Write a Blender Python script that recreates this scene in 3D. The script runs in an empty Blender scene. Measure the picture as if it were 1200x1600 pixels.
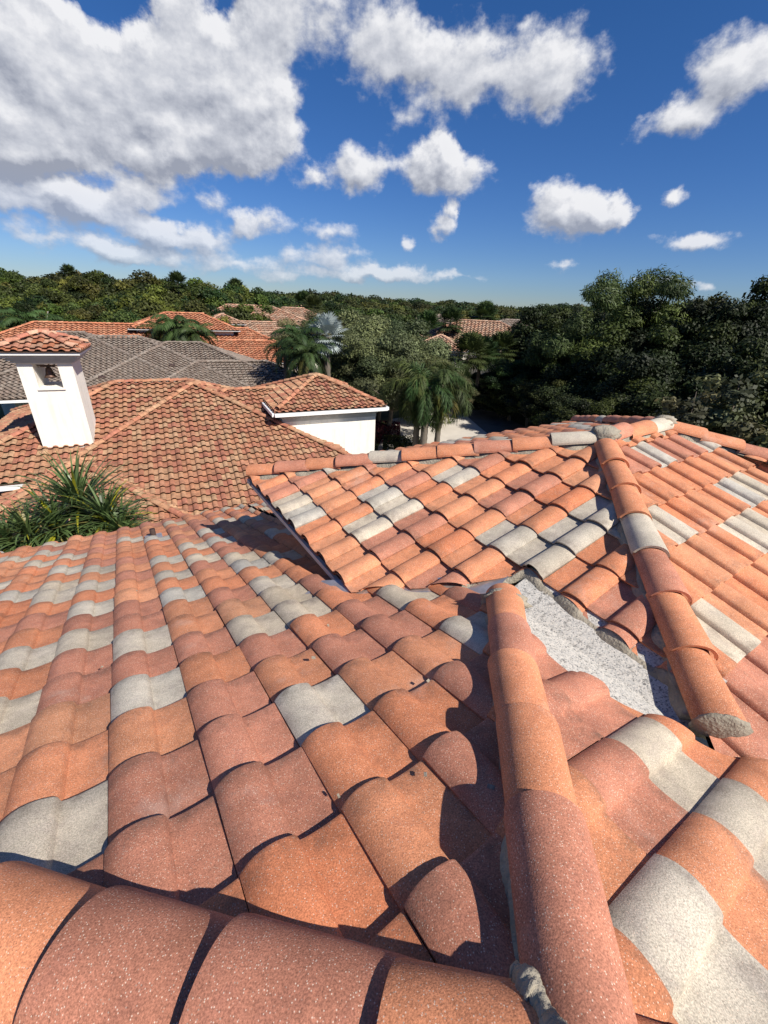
import bpy, bmesh, math, random
import numpy as np
from mathutils import Vector, Matrix
D2R = math.radians
C = bpy.context.scene
COL = C.collection
H = 9.5                                    # height of the eye above the ground

# ------------------------------------------------------------------ camera
cam = bpy.data.cameras.new('camera'); cam_o = bpy.data.objects.new('camera', cam); COL.objects.link(cam_o)
cr = np.array([0.9988, 0.0222, 0.0446]); cu = np.array([-0.0499, 0.4456, 0.8938]); cf = np.array([0, 0.8949, -0.4462])
cam_o.matrix_world = Matrix(((cr[0], cu[0], -cf[0], 0), (cr[1], cu[1], -cf[1], 0), (cr[2], cu[2], -cf[2], H), (0, 0, 0, 1)))
cam.sensor_fit = 'VERTICAL'; cam.sensor_height = 24; cam.lens = 651.83 / 1600 * 24
cam.clip_start = 0.05; cam.clip_end = 4000
C.camera = cam_o
# ------------------------------------------------------------------ light
SUN_AZ, SUN_EL = 127.0, 43.0
SKY_STRENGTH, SUN_STRENGTH, EXPOSURE = 0.064, 4.8, 0.52
C.view_settings.view_transform = 'Standard'; C.view_settings.look = 'None'
C.view_settings.exposure = EXPOSURE; C.view_settings.gamma = 1.0
sun = bpy.data.lights.new('sun', 'SUN'); sun_o = bpy.data.objects.new('sun', sun); COL.objects.link(sun_o)
sun.energy = SUN_STRENGTH; sun.angle = D2R(0.5); sun.color = (1.0, 0.935, 0.84)
sd = Vector((math.sin(D2R(SUN_AZ)) * math.cos(D2R(SUN_EL)), math.cos(D2R(SUN_AZ)) * math.cos(D2R(SUN_EL)), math.sin(D2R(SUN_EL))))
sun_o.rotation_euler = sd.to_track_quat('Z', 'Y').to_euler(); sun_o.location = (0, 0, 60)
C.cycles.max_bounces = 6; C.cycles.diffuse_bounces = 3; C.cycles.transparent_max_bounces = 8

# clouds: azimuth, elevation, half widths (degrees), weight
CLOUDS = [
 (-19.5,18.5,8.5,6,1.2),(-31,14.5,9,6.5,1.1),(-38,17,8,7,1.1),(-15.5,15.5,4.6,4,1.0),(-22.5,12.6,6,2.2,.8),(-36,10.2,5,2.6,.8),
 (-13,23.5,6,3.5,.8),(-3.5,22.5,5.5,3.6,.6),(1.5,20.5,6,3.4,.6),(7.5,20.5,6,3.6,.65),(14.8,20,4.6,3.4,.95),(0,16.8,4,1.6,.3),
 (-4.3,12.8,2.9,2.6,.95),(4.3,13,5.6,2.3,1.1),(4.3,15,2.1,1.8,.9),(18.4,9.3,5.0,2.7,1.15),(21.8,10,2.2,1.7,.7),(24.2,9.7,1.3,.9,.5),
 (5,8.2,1.9,1.6,.8),(5.8,10,.9,.9,.6),(1.4,6.3,1.1,1.4,.7),(29.4,18.6,4.0,2.8,1.0),(25.8,15.7,3.6,1.4,.8),(28,10.8,1.9,.8,.7),(30.6,6.9,3.6,.9,.85),
 (37,10,1.6,1.6,.8),(-31.5,6.4,5.0,1.6,.75),(-38.5,6.6,3,1.6,.75),(-27,8.6,3,1.4,.6),(-24.5,5.4,3.2,1.7,.8),(-20.5,5.2,2.8,1.6,.75),(-15,7.6,3.2,1.8,.7),(-35,4.2,6,1.0,.62),(-29,3.6,4,.9,.55),(-33,7.2,2.5,2.0,.6),(-18,3.2,7,1.1,.46),(-28,3.0,7,1.0,.48),(-4,3.2,7,1.0,.40),(-6,4.8,4,1.0,.5),(-3,3.0,5,.7,.45),(8,3.2,5,.6,.4),(-27,5.5,2.4,1.6,.6),(-17.5,7.2,1.8,1.5,.6),
 (-9.5,12,2.4,1.6,.65),(-8,6.8,3.6,1.4,.6),(-11.5,4.4,5.2,1.3,.55),(2,3.6,5,1,.5),(19,4.4,1.7,.8,.6),(29,3.5,3,.6,.5),(33,3,1.4,.8,.6),
 (-21,8.6,3,1.6,.5),(-12,2.6,9,.8,.35),(-27.5,22.8,3.4,2.4,-1.5),(-17.5,23.2,2.0,1.6,-1.0),(-26,13.6,2.0,1.2,-.6),(-35.5,15,1.8,1.6,-.45),(-20,16.5,2.4,1.2,-.35),(-33,9.0,3.0,.9,-.5),(60,20,14,9,1),(-70,20,14,8,1),(110,28,16,8,.8),(-120,25,18,9,1),(170,30,18,9,1)]

def NN(nt, t, **kw):
    n = nt.nodes.new(t)
    for k, v in kw.items():
        if k.startswith('i_'):
            key = k[2:]; n.inputs[int(key) if key.isdigit() else key].default_value = v
        else: setattr(n, k, v)
    return n

def cloud_group():
    g = bpy.data.node_groups.new('cloud_density', 'ShaderNodeTree')
    g.interface.new_socket('P', in_out='INPUT', socket_type='NodeSocketVector')
    g.interface.new_socket('D', in_out='OUTPUT', socket_type='NodeSocketFloat')
    gi = g.nodes.new('NodeGroupInput'); go = g.nodes.new('NodeGroupOutput'); L = g.links.new
    # ragged outline: the lookup point is displaced by noise
    n0 = NN(g, 'ShaderNodeTexNoise', i_Scale=.20, i_Detail=10.0, i_Roughness=.6); L(gi.outputs[0], n0.inputs['Vector'])
    s0 = NN(g, 'ShaderNodeVectorMath', operation='SUBTRACT'); L(n0.outputs['Color'], s0.inputs[0]); s0.inputs[1].default_value = (.5, .5, .5)
    m0 = NN(g, 'ShaderNodeVectorMath', operation='MULTIPLY_ADD'); L(s0.outputs[0], m0.inputs[0]); m0.inputs[1].default_value = (5.5, 4.2, 0); L(gi.outputs[0], m0.inputs[2])
    acc = None
    for az, el, ra, re, w in CLOUDS:
        ra *= 1.35; re *= 1.35
        v = NN(g, 'ShaderNodeVectorMath', operation='MULTIPLY_ADD'); L(m0.outputs[0], v.inputs[0])
        v.inputs[1].default_value = (1 / ra, 1 / re, 0); v.inputs[2].default_value = (-az / ra, -el / re, 0)
        ln = NN(g, 'ShaderNodeVectorMath', operation='LENGTH'); L(v.outputs[0], ln.inputs[0])
        f = NN(g, 'ShaderNodeMath', operation='MULTIPLY_ADD', use_clamp=True); L(ln.outputs['Value'], f.inputs[0]); f.inputs[1].default_value = -abs(w); f.inputs[2].default_value = abs(w)
        if acc is None: acc = f
        else:
            a = NN(g, 'ShaderNodeMath', operation='ADD' if w > 0 else 'SUBTRACT'); L(acc.outputs[0], a.inputs[0]); L(f.outputs[0], a.inputs[1]); acc = a
    sc = NN(g, 'ShaderNodeVectorMath', operation='MULTIPLY'); L(gi.outputs[0], sc.inputs[0]); sc.inputs[1].default_value = (.8, 1.1, 1)
    n1 = NN(g, 'ShaderNodeTexNoise', i_Scale=.42, i_Detail=10.0, i_Roughness=.6); L(sc.outputs[0], n1.inputs['Vector'])
    ad = NN(g, 'ShaderNodeMath', operation='MULTIPLY_ADD'); L(n1.outputs['Fac'], ad.inputs[0]); ad.inputs[1].default_value = .95; L(acc.outputs[0], ad.inputs[2])
    sb = NN(g, 'ShaderNodeMath', operation='SUBTRACT'); L(ad.outputs[0], sb.inputs[0]); sb.inputs[1].default_value = .475
    L(sb.outputs[0], go.inputs[0])
    return g

w = bpy.data.worlds.new('World'); C.world = w; w.use_nodes = True; nt = w.node_tree; nt.nodes.clear(); L = nt.links.new
sky = NN(nt, 'ShaderNodeTexSky', sky_type='NISHITA'); sky.sun_disc = False
sky.sun_elevation = D2R(SUN_EL); sky.sun_rotation = D2R(SUN_AZ); sky.air_density = 1.0; sky.dust_density = 0.0; sky.ozone_density = 3.0
hs = NN(nt, 'ShaderNodeHueSaturation', i_Saturation=1.28, i_Value=.9); L(sky.outputs[0], hs.inputs['Color'])
bg = NN(nt, 'ShaderNodeBackground', i_Strength=SKY_STRENGTH); tcz = NN(nt, 'ShaderNodeTexCoord'); sz = NN(nt, 'ShaderNodeSeparateXYZ'); L(tcz.outputs['Generated'], sz.inputs[0])
rz = NN(nt, 'ShaderNodeMapRange'); L(sz.outputs[2], rz.inputs[0]); rz.inputs[1].default_value = 0.0; rz.inputs[2].default_value = .38
tn0 = NN(nt, 'ShaderNodeMix', data_type='RGBA'); L(rz.outputs[0], tn0.inputs[0]); tn0.inputs[6].default_value = (.52, .68, 1.08, 1); tn0.inputs[7].default_value = (.80, .86, 1.12, 1)
tmul = NN(nt, 'ShaderNodeVectorMath', operation='MULTIPLY'); L(hs.outputs[0], tmul.inputs[0]); L(tn0.outputs[2], tmul.inputs[1]); L(tmul.outputs[0], bg.inputs[0])
tc = NN(nt, 'ShaderNodeTexCoord'); sx = NN(nt, 'ShaderNodeSeparateXYZ'); L(tc.outputs['Generated'], sx.inputs[0])
az = NN(nt, 'ShaderNodeMath', operation='ARCTAN2'); L(sx.outputs[0], az.inputs[0]); L(sx.outputs[1], az.inputs[1])
el = NN(nt, 'ShaderNodeMath', operation='ARCSINE'); L(sx.outputs[2], el.inputs[0])
cb = NN(nt, 'ShaderNodeCombineXYZ'); L(az.outputs[0], cb.inputs[0]); L(el.outputs[0], cb.inputs[1])
dg = NN(nt, 'ShaderNodeVectorMath', operation='SCALE'); L(cb.outputs[0], dg.inputs[0]); dg.inputs['Scale'].default_value = 180 / math.pi
G = cloud_group()
g1 = NN(nt, 'ShaderNodeGroup', node_tree=G); L(dg.outputs[0], g1.inputs[0])
off = NN(nt, 'ShaderNodeVectorMath', operation='ADD'); L(dg.outputs[0], off.inputs[0]); off.inputs[1].default_value = (.5, 1.0, 0)
g2 = NN(nt, 'ShaderNodeGroup', node_tree=G); L(off.outputs[0], g2.inputs[0])
al = NN(nt, 'ShaderNodeMapRange', interpolation_type='SMOOTHSTEP'); L(g1.outputs[0], al.inputs[0]); al.inputs[1].default_value = .22; al.inputs[2].default_value = .64; al.inputs[4].default_value = .97
df = NN(nt, 'ShaderNodeMath', operation='SUBTRACT'); L(g1.outputs[0], df.inputs[0]); L(g2.outputs[0], df.inputs[1])
sh = NN(nt, 'ShaderNodeMapRange'); L(df.outputs[0], sh.inputs[0]); sh.inputs[1].default_value = -.36; sh.inputs[2].default_value = .34
thick = NN(nt, 'ShaderNodeMapRange'); L(g1.outputs[0], thick.inputs[0]); thick.inputs[1].default_value = .5; thick.inputs[2].default_value = 2.2; thick.inputs[3].default_value = 0.0; thick.inputs[4].default_value = .10
sb = NN(nt, 'ShaderNodeMath', operation='SUBTRACT', use_clamp=True); L(sh.outputs[0], sb.inputs[0]); L(thick.outputs[0], sb.inputs[1])
rp = NN(nt, 'ShaderNodeValToRGB'); L(sb.outputs[0], rp.inputs[0])
rp.color_ramp.elements[0].color = (.35, .375, .45, 1); rp.color_ramp.elements[1].color = (.93, .93, .95, 1)
e_ = rp.color_ramp.elements.new(.5); e_.color = (.62, .64, .70, 1)
# distant clouds near the horizon fade into the air
hz = NN(nt, 'ShaderNodeMapRange'); L(sx.outputs[2], hz.inputs[0]); hz.inputs[1].default_value = .01; hz.inputs[2].default_value = .17; hz.inputs[3].default_value = .6
alm = NN(nt, 'ShaderNodeMath', operation='MULTIPLY'); L(al.outputs[0], alm.inputs[0]); L(hz.outputs[0], alm.inputs[1])
bc = NN(nt, 'ShaderNodeBackground', i_Strength=.68); L(rp.outputs[0], bc.inputs[0])
mx = NN(nt, 'ShaderNodeMixShader'); L(alm.outputs[0], mx.inputs[0]); L(bg.outputs[0], mx.inputs[1]); L(bc.outputs[0], mx.inputs[2])
wo = NN(nt, 'ShaderNodeOutputWorld'); L(mx.outputs[0], wo.inputs[0])

# ------------------------------------------------------------------ materials
def new_mat(name):
    m = bpy.data.materials.new(name); m.use_nodes = True; nt = m.node_tree; nt.nodes.clear()
    o = NN(nt, 'ShaderNodeOutputMaterial'); b = NN(nt, 'ShaderNodeBsdfPrincipled'); nt.links.new(b.outputs[0], o.inputs[0])
    return m, nt, b

def simple(name, col, rough=.7, var=.25, scale=6.0, bump=.0, metal=0.0, spec=.3, bscale=40.0, detail=5.0):
    m, nt, b = new_mat(name); L = nt.links.new
    tcn = NN(nt, 'ShaderNodeTexCoord')
    n = NN(nt, 'ShaderNodeTexNoise', i_Scale=scale, i_Detail=detail, i_Roughness=.6); L(tcn.outputs['Object'], n.inputs['Vector'])
    r = NN(nt, 'ShaderNodeMapRange'); L(n.outputs['Fac'], r.inputs[0]); r.inputs[1].default_value = .25; r.inputs[2].default_value = .75
    r.inputs[3].default_value = 1 - var; r.inputs[4].default_value = 1 + var
    mu = NN(nt, 'ShaderNodeVectorMath', operation='SCALE'); mu.inputs[0].default_value = col[:3]; L(r.outputs[0], mu.inputs['Scale'])
    L(mu.outputs[0], b.inputs['Base Color'])
    b.inputs['Roughness'].default_value = rough; b.inputs['Metallic'].default_value = metal; b.inputs['Specular IOR Level'].default_value = spec
    if bump:
        n2 = NN(nt, 'ShaderNodeTexNoise', i_Scale=bscale, i_Detail=4.0); L(tcn.outputs['Object'], n2.inputs['Vector'])
        bp = NN(nt, 'ShaderNodeBump', i_Strength=bump, i_Distance=.01); L(n2.outputs['Fac'], bp.inputs['Height']); L(bp.outputs[0], b.inputs['Normal'])
    return m

def stucco_mat(name, col):
    m = simple(name, col, .9, .05, 3.0, .5, bscale=90); nt = m.node_tree; L = nt.links.new; b = [n for n in nt.nodes if n.type == 'BSDF_PRINCIPLED'][0]; src = b.inputs['Base Color'].links[0].from_socket
    g = NN(nt, 'ShaderNodeTexCoord'); mp = NN(nt, 'ShaderNodeMapping'); mp.inputs['Scale'].default_value = (3.2, 3.2, .35); L(g.outputs['Object'], mp.inputs[0])
    n = NN(nt, 'ShaderNodeTexNoise', i_Scale=1.6, i_Detail=8.0, i_Roughness=.7); L(mp.outputs[0], n.inputs['Vector'])
    r = NN(nt, 'ShaderNodeMapRange'); L(n.outputs['Fac'], r.inputs[0]); r.inputs[1].default_value = .5; r.inputs[2].default_value = .8; r.inputs[4].default_value = .45
    mx = NN(nt, 'ShaderNodeMix', data_type='RGBA'); L(r.outputs[0], mx.inputs[0]); L(src, mx.inputs[6]); mx.inputs[7].default_value = (.42, .38, .31, 1); L(mx.outputs[2], b.inputs['Base Color']); return m
def tile_mat(name, speck=1.0, grain=260.0, dirt=.25, bump=.35):
    """concrete tile: per-tile colour in the 'tint' attribute, mineral flecks, mottling and light dirt"""
    m, nt, b = new_mat(name); L = nt.links.new
    at = NN(nt, 'ShaderNodeAttribute', attribute_name='tint'); tcn = NN(nt, 'ShaderNodeTexCoord')
    n = NN(nt, 'ShaderNodeTexNoise', i_Scale=5.0, i_Detail=6.0, i_Roughness=.65); L(tcn.outputs['Object'], n.inputs['Vector'])
    r = NN(nt, 'ShaderNodeMapRange'); L(n.outputs['Fac'], r.inputs[0]); r.inputs[1].default_value = .3; r.inputs[2].default_value = .7
    r.inputs[3].default_value = 1 - dirt; r.inputs[4].default_value = 1 + dirt * .6
    mu = NN(nt, 'ShaderNodeVectorMath', operation='SCALE'); L(at.outputs['Color'], mu.inputs[0]); L(r.outputs[0], mu.inputs['Scale'])
    last = mu.outputs[0]
    nf = NN(nt, 'ShaderNodeTexNoise', i_Scale=grain, i_Detail=2.0, i_Roughness=.6); L(tcn.outputs['Object'], nf.inputs['Vector'])
    rf = NN(nt, 'ShaderNodeMapRange'); L(nf.outputs['Fac'], rf.inputs[0]); rf.inputs[1].default_value = .3; rf.inputs[2].default_value = .7
    rf.inputs[3].default_value = 1 - .36 * speck; rf.inputs[4].default_value = 1 + .36 * speck
    m2 = NN(nt, 'ShaderNodeVectorMath', operation='SCALE'); L(last, m2.inputs[0]); L(rf.outputs[0], m2.inputs['Scale']); last = m2.outputs[0]
    if speck > .5:
        vo = NN(nt, 'ShaderNodeTexVoronoi', feature='F1', i_Scale=185.0); L(tcn.outputs['Object'], vo.inputs['Vector'])
        th = NN(nt, 'ShaderNodeMapRange'); L(vo.outputs['Distance'], th.inputs[0]); th.inputs[1].default_value = .30; th.inputs[2].default_value = .20
        sp = NN(nt, 'ShaderNodeSeparateColor'); L(vo.outputs['Color'], sp.inputs[0])
        sel = NN(nt, 'ShaderNodeMath', operation='GREATER_THAN'); L(sp.outputs[0], sel.inputs[0]); sel.inputs[1].default_value = .58
        fa = NN(nt, 'ShaderNodeMath', operation='MULTIPLY'); L(th.outputs[0], fa.inputs[0]); L(sel.outputs[0], fa.inputs[1])
        fb = NN(nt, 'ShaderNodeMath', operation='MULTIPLY'); L(fa.outputs[0], fb.inputs[0]); fb.inputs[1].default_value = .75
        mc = NN(nt, 'ShaderNodeMix', data_type='RGBA'); L(fb.outputs[0], mc.inputs[0]); L(last, mc.inputs[6]); mc.inputs[7].default_value = (.80, .64, .50, 1); last = mc.outputs[2]
        sel2 = NN(nt, 'ShaderNodeMath', operation='LESS_THAN'); L(sp.outputs[1], sel2.inputs[0]); sel2.inputs[1].default_value = .14
        fc = NN(nt, 'ShaderNodeMath', operation='MULTIPLY'); L(th.outputs[0], fc.inputs[0]); L(sel2.outputs[0], fc.inputs[1])
        fd = NN(nt, 'ShaderNodeMath', operation='MULTIPLY'); L(fc.outputs[0], fd.inputs[0]); fd.inputs[1].default_value = .5
        md = NN(nt, 'ShaderNodeMix', data_type='RGBA'); L(fd.outputs[0], md.inputs[0]); L(last, md.inputs[6]); md.inputs[7].default_value = (.10, .055, .04, 1); last = md.outputs[2]
        bl = NN(nt, 'ShaderNodeTexNoise', i_Scale=8.5, i_Detail=5.0, i_Roughness=.7, i_Distortion=.4); L(tcn.outputs['Object'], bl.inputs['Vector'])
        br = NN(nt, 'ShaderNodeMapRange', interpolation_type='SMOOTHSTEP'); L(bl.outputs['Fac'], br.inputs[0]); br.inputs[1].default_value = .46; br.inputs[2].default_value = .66; br.inputs[4].default_value = .42
        bt = NN(nt, 'ShaderNodeVectorMath', operation='MULTIPLY'); L(last, bt.inputs[0]); bt.inputs[1].default_value = (.72, .70, .78)
        bm_x = NN(nt, 'ShaderNodeMix', data_type='RGBA'); L(br.outputs[0], bm_x.inputs[0]); L(last, bm_x.inputs[6]); L(bt.outputs[0], bm_x.inputs[7]); last = bm_x.outputs[2]
        # chalky scuffs and spatter, a few dark specks of debris
        vo3 = NN(nt, 'ShaderNodeTexNoise', i_Scale=2.1, i_Detail=9.0, i_Roughness=.72); L(tcn.outputs['Object'], vo3.inputs['Vector'])
        rs = NN(nt, 'ShaderNodeMapRange'); L(vo3.outputs['Fac'], rs.inputs[0]); rs.inputs[1].default_value = .58; rs.inputs[2].default_value = .74; rs.inputs[4].default_value = .40
        ms = NN(nt, 'ShaderNodeMix', data_type='RGBA'); L(rs.outputs[0], ms.inputs[0]); L(last, ms.inputs[6]); ms.inputs[7].default_value = (.52, .44, .38, 1); last = ms.outputs[2]
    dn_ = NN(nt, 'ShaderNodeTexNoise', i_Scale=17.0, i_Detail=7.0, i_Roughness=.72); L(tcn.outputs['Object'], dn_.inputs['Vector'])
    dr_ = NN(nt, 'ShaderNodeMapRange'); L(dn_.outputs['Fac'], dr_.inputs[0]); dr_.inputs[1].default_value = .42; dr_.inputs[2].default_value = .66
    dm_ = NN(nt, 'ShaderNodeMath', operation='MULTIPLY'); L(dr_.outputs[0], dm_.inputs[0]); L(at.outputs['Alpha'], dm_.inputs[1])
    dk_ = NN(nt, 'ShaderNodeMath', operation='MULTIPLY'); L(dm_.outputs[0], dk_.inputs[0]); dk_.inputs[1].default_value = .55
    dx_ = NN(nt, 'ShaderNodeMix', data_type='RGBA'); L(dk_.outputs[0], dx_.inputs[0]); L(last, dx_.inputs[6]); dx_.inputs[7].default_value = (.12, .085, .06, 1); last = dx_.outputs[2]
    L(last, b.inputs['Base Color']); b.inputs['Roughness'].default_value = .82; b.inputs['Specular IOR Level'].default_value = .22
    bp = NN(nt, 'ShaderNodeBump', i_Strength=bump, i_Distance=.002); L(nf.outputs['Fac'], bp.inputs['Height']); L(bp.outputs[0], b.inputs['Normal'])
    return m

def leaf_mat(name, col, rough=.6, trans=.25, var=.35, sat_var=.06, spec=.25):
    m, nt, b = new_mat(name); L = nt.links.new
    at = NN(nt, 'ShaderNodeAttribute', attribute_name='tint'); oi = NN(nt, 'ShaderNodeObjectInfo')
    hsn = NN(nt, 'ShaderNodeHueSaturation'); mu = NN(nt, 'ShaderNodeVectorMath', operation='MULTIPLY'); L(at.outputs['Color'], mu.inputs[0]); mu.inputs[1].default_value = col[:3]
    L(mu.outputs[0], hsn.inputs['Color'])
    r1 = NN(nt, 'ShaderNodeMapRange'); L(oi.outputs['Random'], r1.inputs[0]); r1.inputs[3].default_value = 1 - var; r1.inputs[4].default_value = 1 + var; L(r1.outputs[0], hsn.inputs['Value'])
    h2 = NN(nt, 'ShaderNodeMath', operation='FRACT'); m3 = NN(nt, 'ShaderNodeMath', operation='MULTIPLY'); L(oi.outputs['Random'], m3.inputs[0]); m3.inputs[1].default_value = 7.31; L(m3.outputs[0], h2.inputs[0])
    r2 = NN(nt, 'ShaderNodeMapRange'); L(h2.outputs[0], r2.inputs[0]); r2.inputs[3].default_value = .5 - sat_var; r2.inputs[4].default_value = .5 + sat_var * .5; L(r2.outputs[0], hsn.inputs['Hue'])
    L(hsn.outputs[0], b.inputs['Base Color']); b.inputs['Roughness'].default_value = rough; b.inputs['Specular IOR Level'].default_value = spec
    tr = NN(nt, 'ShaderNodeBsdfTranslucent'); L(hsn.outputs[0], tr.inputs[0])
    mx = NN(nt, 'ShaderNodeMixShader', i_0=trans); L(b.outputs[0], mx.inputs[1]); L(tr.outputs[0], mx.inputs[2])
    out = [n for n in nt.nodes if n.type == 'OUTPUT_MATERIAL'][0]; L(mx.outputs[0], out.inputs[0])
    return m

M = dict(
 tile=tile_mat('speckled_concrete_tile'), cap=tile_mat('speckled_ridge_cap'),
 oldtile=tile_mat('weathered_clay_tile', speck=.4, grain=30.0, dirt=.42, bump=.2),
 mortar=simple('grey_mortar', (.31, .275, .215), .95, .34, 9.0, 1.0, bscale=70), 
 membrane=None,
 deck=simple('dark_underlay', (.035, .02, .017), .95, .2),
 stucco=stucco_mat('white_stucco', (.80, .76, .68)),
 stucco_c=simple('cream_stucco', (.62, .55, .43), .9, .06, 3.0, .4, bscale=90),
 white=simple('white_painted_metal', (.78, .78, .76), .45, .06, 4.0),
 drip=simple('grey_drip_edge', (.46, .46, .46), .5, .2, 5.0),
 trim=simple('grey_stone_trim', (.50, .48, .43), .8, .12, 5.0),
 metal=simple('dull_flashing', (.62, .56, .54), .32, .25, 14.0, .3, metal=.75, bscale=12),
 pipe=simple('vent_pipe_black', (.07, .045, .04), .6, .3),
 dark=simple('dark_void', (.02, .02, .02), .8, .1),
 bronze=simple('dark_bronze', (.10, .06, .045), .5, .3, 20, metal=.5),
 glass=simple('window_glass', (.03, .04, .05), .08, .1, spec=.8),
 bark=simple('bark', (.14, .115, .09), .95, .4, 3.0, .6, bscale=14),
 palmbark=simple('palm_bark', (.15, .125, .10), .95, .3, 2.0, .5, bscale=18),
 deadwood=simple('bleached_deadwood', (.55, .50, .45), .9, .2),
 conc=simple('pale_concrete', (.52, .48, .42), .9, .12, .6, .2),
 asphalt=simple('asphalt', (.13, .125, .12), .9, .25, .8, .3),
 foliage=leaf_mat('broad_leaves', (.046, .072, .018), var=.45),
 foliage_mid=leaf_mat('mid_green_leaves', (.030, .050, .015), var=.35),
 foliage_dark=leaf_mat('shade_dark_leaves', (.022, .036, .011), trans=.12, var=.2, spec=.2),  # leaf colour darkened to stand in for cloud shadow over the right-hand trees
 foliage_olive=leaf_mat('olive_oak_leaves', (.105, .120, .055), trans=.2, var=.2),
 foliage_feather=leaf_mat('casuarina_needles', (.052, .080, .024), trans=.18, var=.15),
 frond=leaf_mat('palm_fronds', (.042, .070, .020), trans=.18, var=.25),
 frond_silver=leaf_mat('silver_palm_leaves', (.33, .38, .37), trans=.15, var=.08, sat_var=.01),
 blade=leaf_mat('strap_leaves', (.085, .135, .045), trans=.3, var=.05, sat_var=.01, spec=.5, rough=.4),
 red_leaf=leaf_mat('dark_red_leaves', (.10, .018, .025), var=.05, sat_var=.0),
)
def membrane_mat():
    m, nt, b = new_mat('granulated_roll_roofing'); L = nt.links.new; tcn = NN(nt, 'ShaderNodeTexCoord')
    v = NN(nt, 'ShaderNodeTexVoronoi', i_Scale=190.0); L(tcn.outputs['Object'], v.inputs['Vector'])
    s = NN(nt, 'ShaderNodeSeparateColor'); L(v.outputs['Color'], s.inputs[0])
    r = NN(nt, 'ShaderNodeValToRGB'); L(s.outputs[0], r.inputs[0]); r.color_ramp.elements[0].color = (.12, .12, .12, 1); r.color_ramp.elements[1].color = (.64, .60, .53, 1)
    e = r.color_ramp.elements.new(.16); e.color = (.46, .45, .42, 1)
    n = NN(nt, 'ShaderNodeTexNoise', i_Scale=38.0, i_Detail=6.0, i_Roughness=.75); L(tcn.outputs['Object'], n.inputs['Vector'])
    q = NN(nt, 'ShaderNodeMapRange'); L(n.outputs['Fac'], q.inputs[0]); q.inputs[1].default_value = .34; q.inputs[2].default_value = .48; q.inputs[3].default_value = .35
    mu = NN(nt, 'ShaderNodeVectorMath', operation='SCALE'); L(r.outputs[0], mu.inputs[0]); L(q.outputs[0], mu.inputs['Scale']); L(mu.outputs[0], b.inputs['Base Color'])
    b.inputs['Roughness'].default_value = .9
    bp = NN(nt, 'ShaderNodeBump', i_Strength=.6, i_Distance=.004); L(s.outputs[0], bp.inputs['Height']); L(bp.outputs[0], b.inputs['Normal'])
    return m
M['membrane'] = membrane_mat()

# ------------------------------------------------------------------ scene helpers
def mesh_obj(name, verts, faces, mat, parent=None, tint=None, smooth=False, tint_domain='POINT'):
    me = bpy.data.meshes.new(name); me.from_pydata([tuple(v) for v in verts], [], [tuple(f) for f in faces])
    return finish(name, me, mat, parent, tint, smooth)
def finish(name, me, mat, parent, tint, smooth):
    if tint is not None:
        at = me.color_attributes.new('tint', 'FLOAT_COLOR', 'POINT'); t = np.zeros((len(me.vertices), 4), np.float32); t[:, :3] = tint
        at.data.foreach_set('color', t.ravel())
    if smooth: me.polygons.foreach_set('use_smooth', [True] * len(me.polygons))
    if mat: me.materials.append(mat)
    me.update(); o = bpy.data.objects.new(name, me); COL.objects.link(o)
    if parent: put(o, parent)
    return o
def put(o, parent):
    o.parent = parent; o.matrix_parent_inverse = Matrix.Translation(-Vector(parent.location)) if parent.type == 'EMPTY' and parent.rotation_euler.z == 0 else Matrix()
def thing(name, label, cat, loc=(0, 0, 0), group=None, kind=None):
    o = bpy.data.objects.new(name, None); COL.objects.link(o); o.location = loc; o.empty_display_size = .3
    o['label'] = label; o['category'] = cat
    if group: o['group'] = group
    return o
def tag(o, label=None, cat=None, group=None, kind=None):
    for k, v in (('label', label), ('category', cat), ('group', group), ('kind', kind)):
        if v: o[k] = v
    return o
class MB:
    def __init__(s): s.v = []; s.f = []
    def add(s, vs, fs):
        n = len(s.v); s.v += [tuple(float(x) for x in p) for p in vs]; s.f += [tuple(i + n for i in q) for q in fs]
    def box(s, c, ax, ay, az):          # centre and three half-axis vectors
        c, ax, ay, az = map(np.array, (c, ax, ay, az))
        P = [c + i * ax + j * ay + k * az for k in (-1, 1) for j in (-1, 1) for i in (-1, 1)]
        s.add(P, [(0, 2, 3, 1), (4, 5, 7, 6), (0, 1, 5, 4), (2, 6, 7, 3), (0, 4, 6, 2), (1, 3, 7, 5)])
    def tube(s, pts, rad, n=8, cap=True):
        pts = [np.array(p, float) for p in pts]; rad = rad if hasattr(rad, '__len__') else [rad] * len(pts); b = len(s.v); V = []
        for i, p in enumerate(pts):
            t = pts[min(i + 1, len(pts) - 1)] - pts[max(i - 1, 0)]; t = t / (np.linalg.norm(t) + 1e-9)
            u = np.cross(t, (0, 0, 1.) if abs(t[2]) < .9 else (1., 0, 0)); u /= np.linalg.norm(u); v = np.cross(t, u)
            V += [p + rad[i] * (math.cos(2 * math.pi * k / n) * u + math.sin(2 * math.pi * k / n) * v) for k in range(n)]
        F = [(i * n + k, i * n + (k + 1) % n, (i + 1) * n + (k + 1) % n, (i + 1) * n + k) for i in range(len(pts) - 1) for k in range(n)]
        if cap: F += [tuple(range(n))[::-1], tuple((len(pts) - 1) * n + k for k in range(n))]
        s.add(V, F)
    def build(s, name, mat, parent=None, smooth=False): return mesh_obj(name, s.v, s.f, mat, parent, smooth=smooth)

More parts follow.
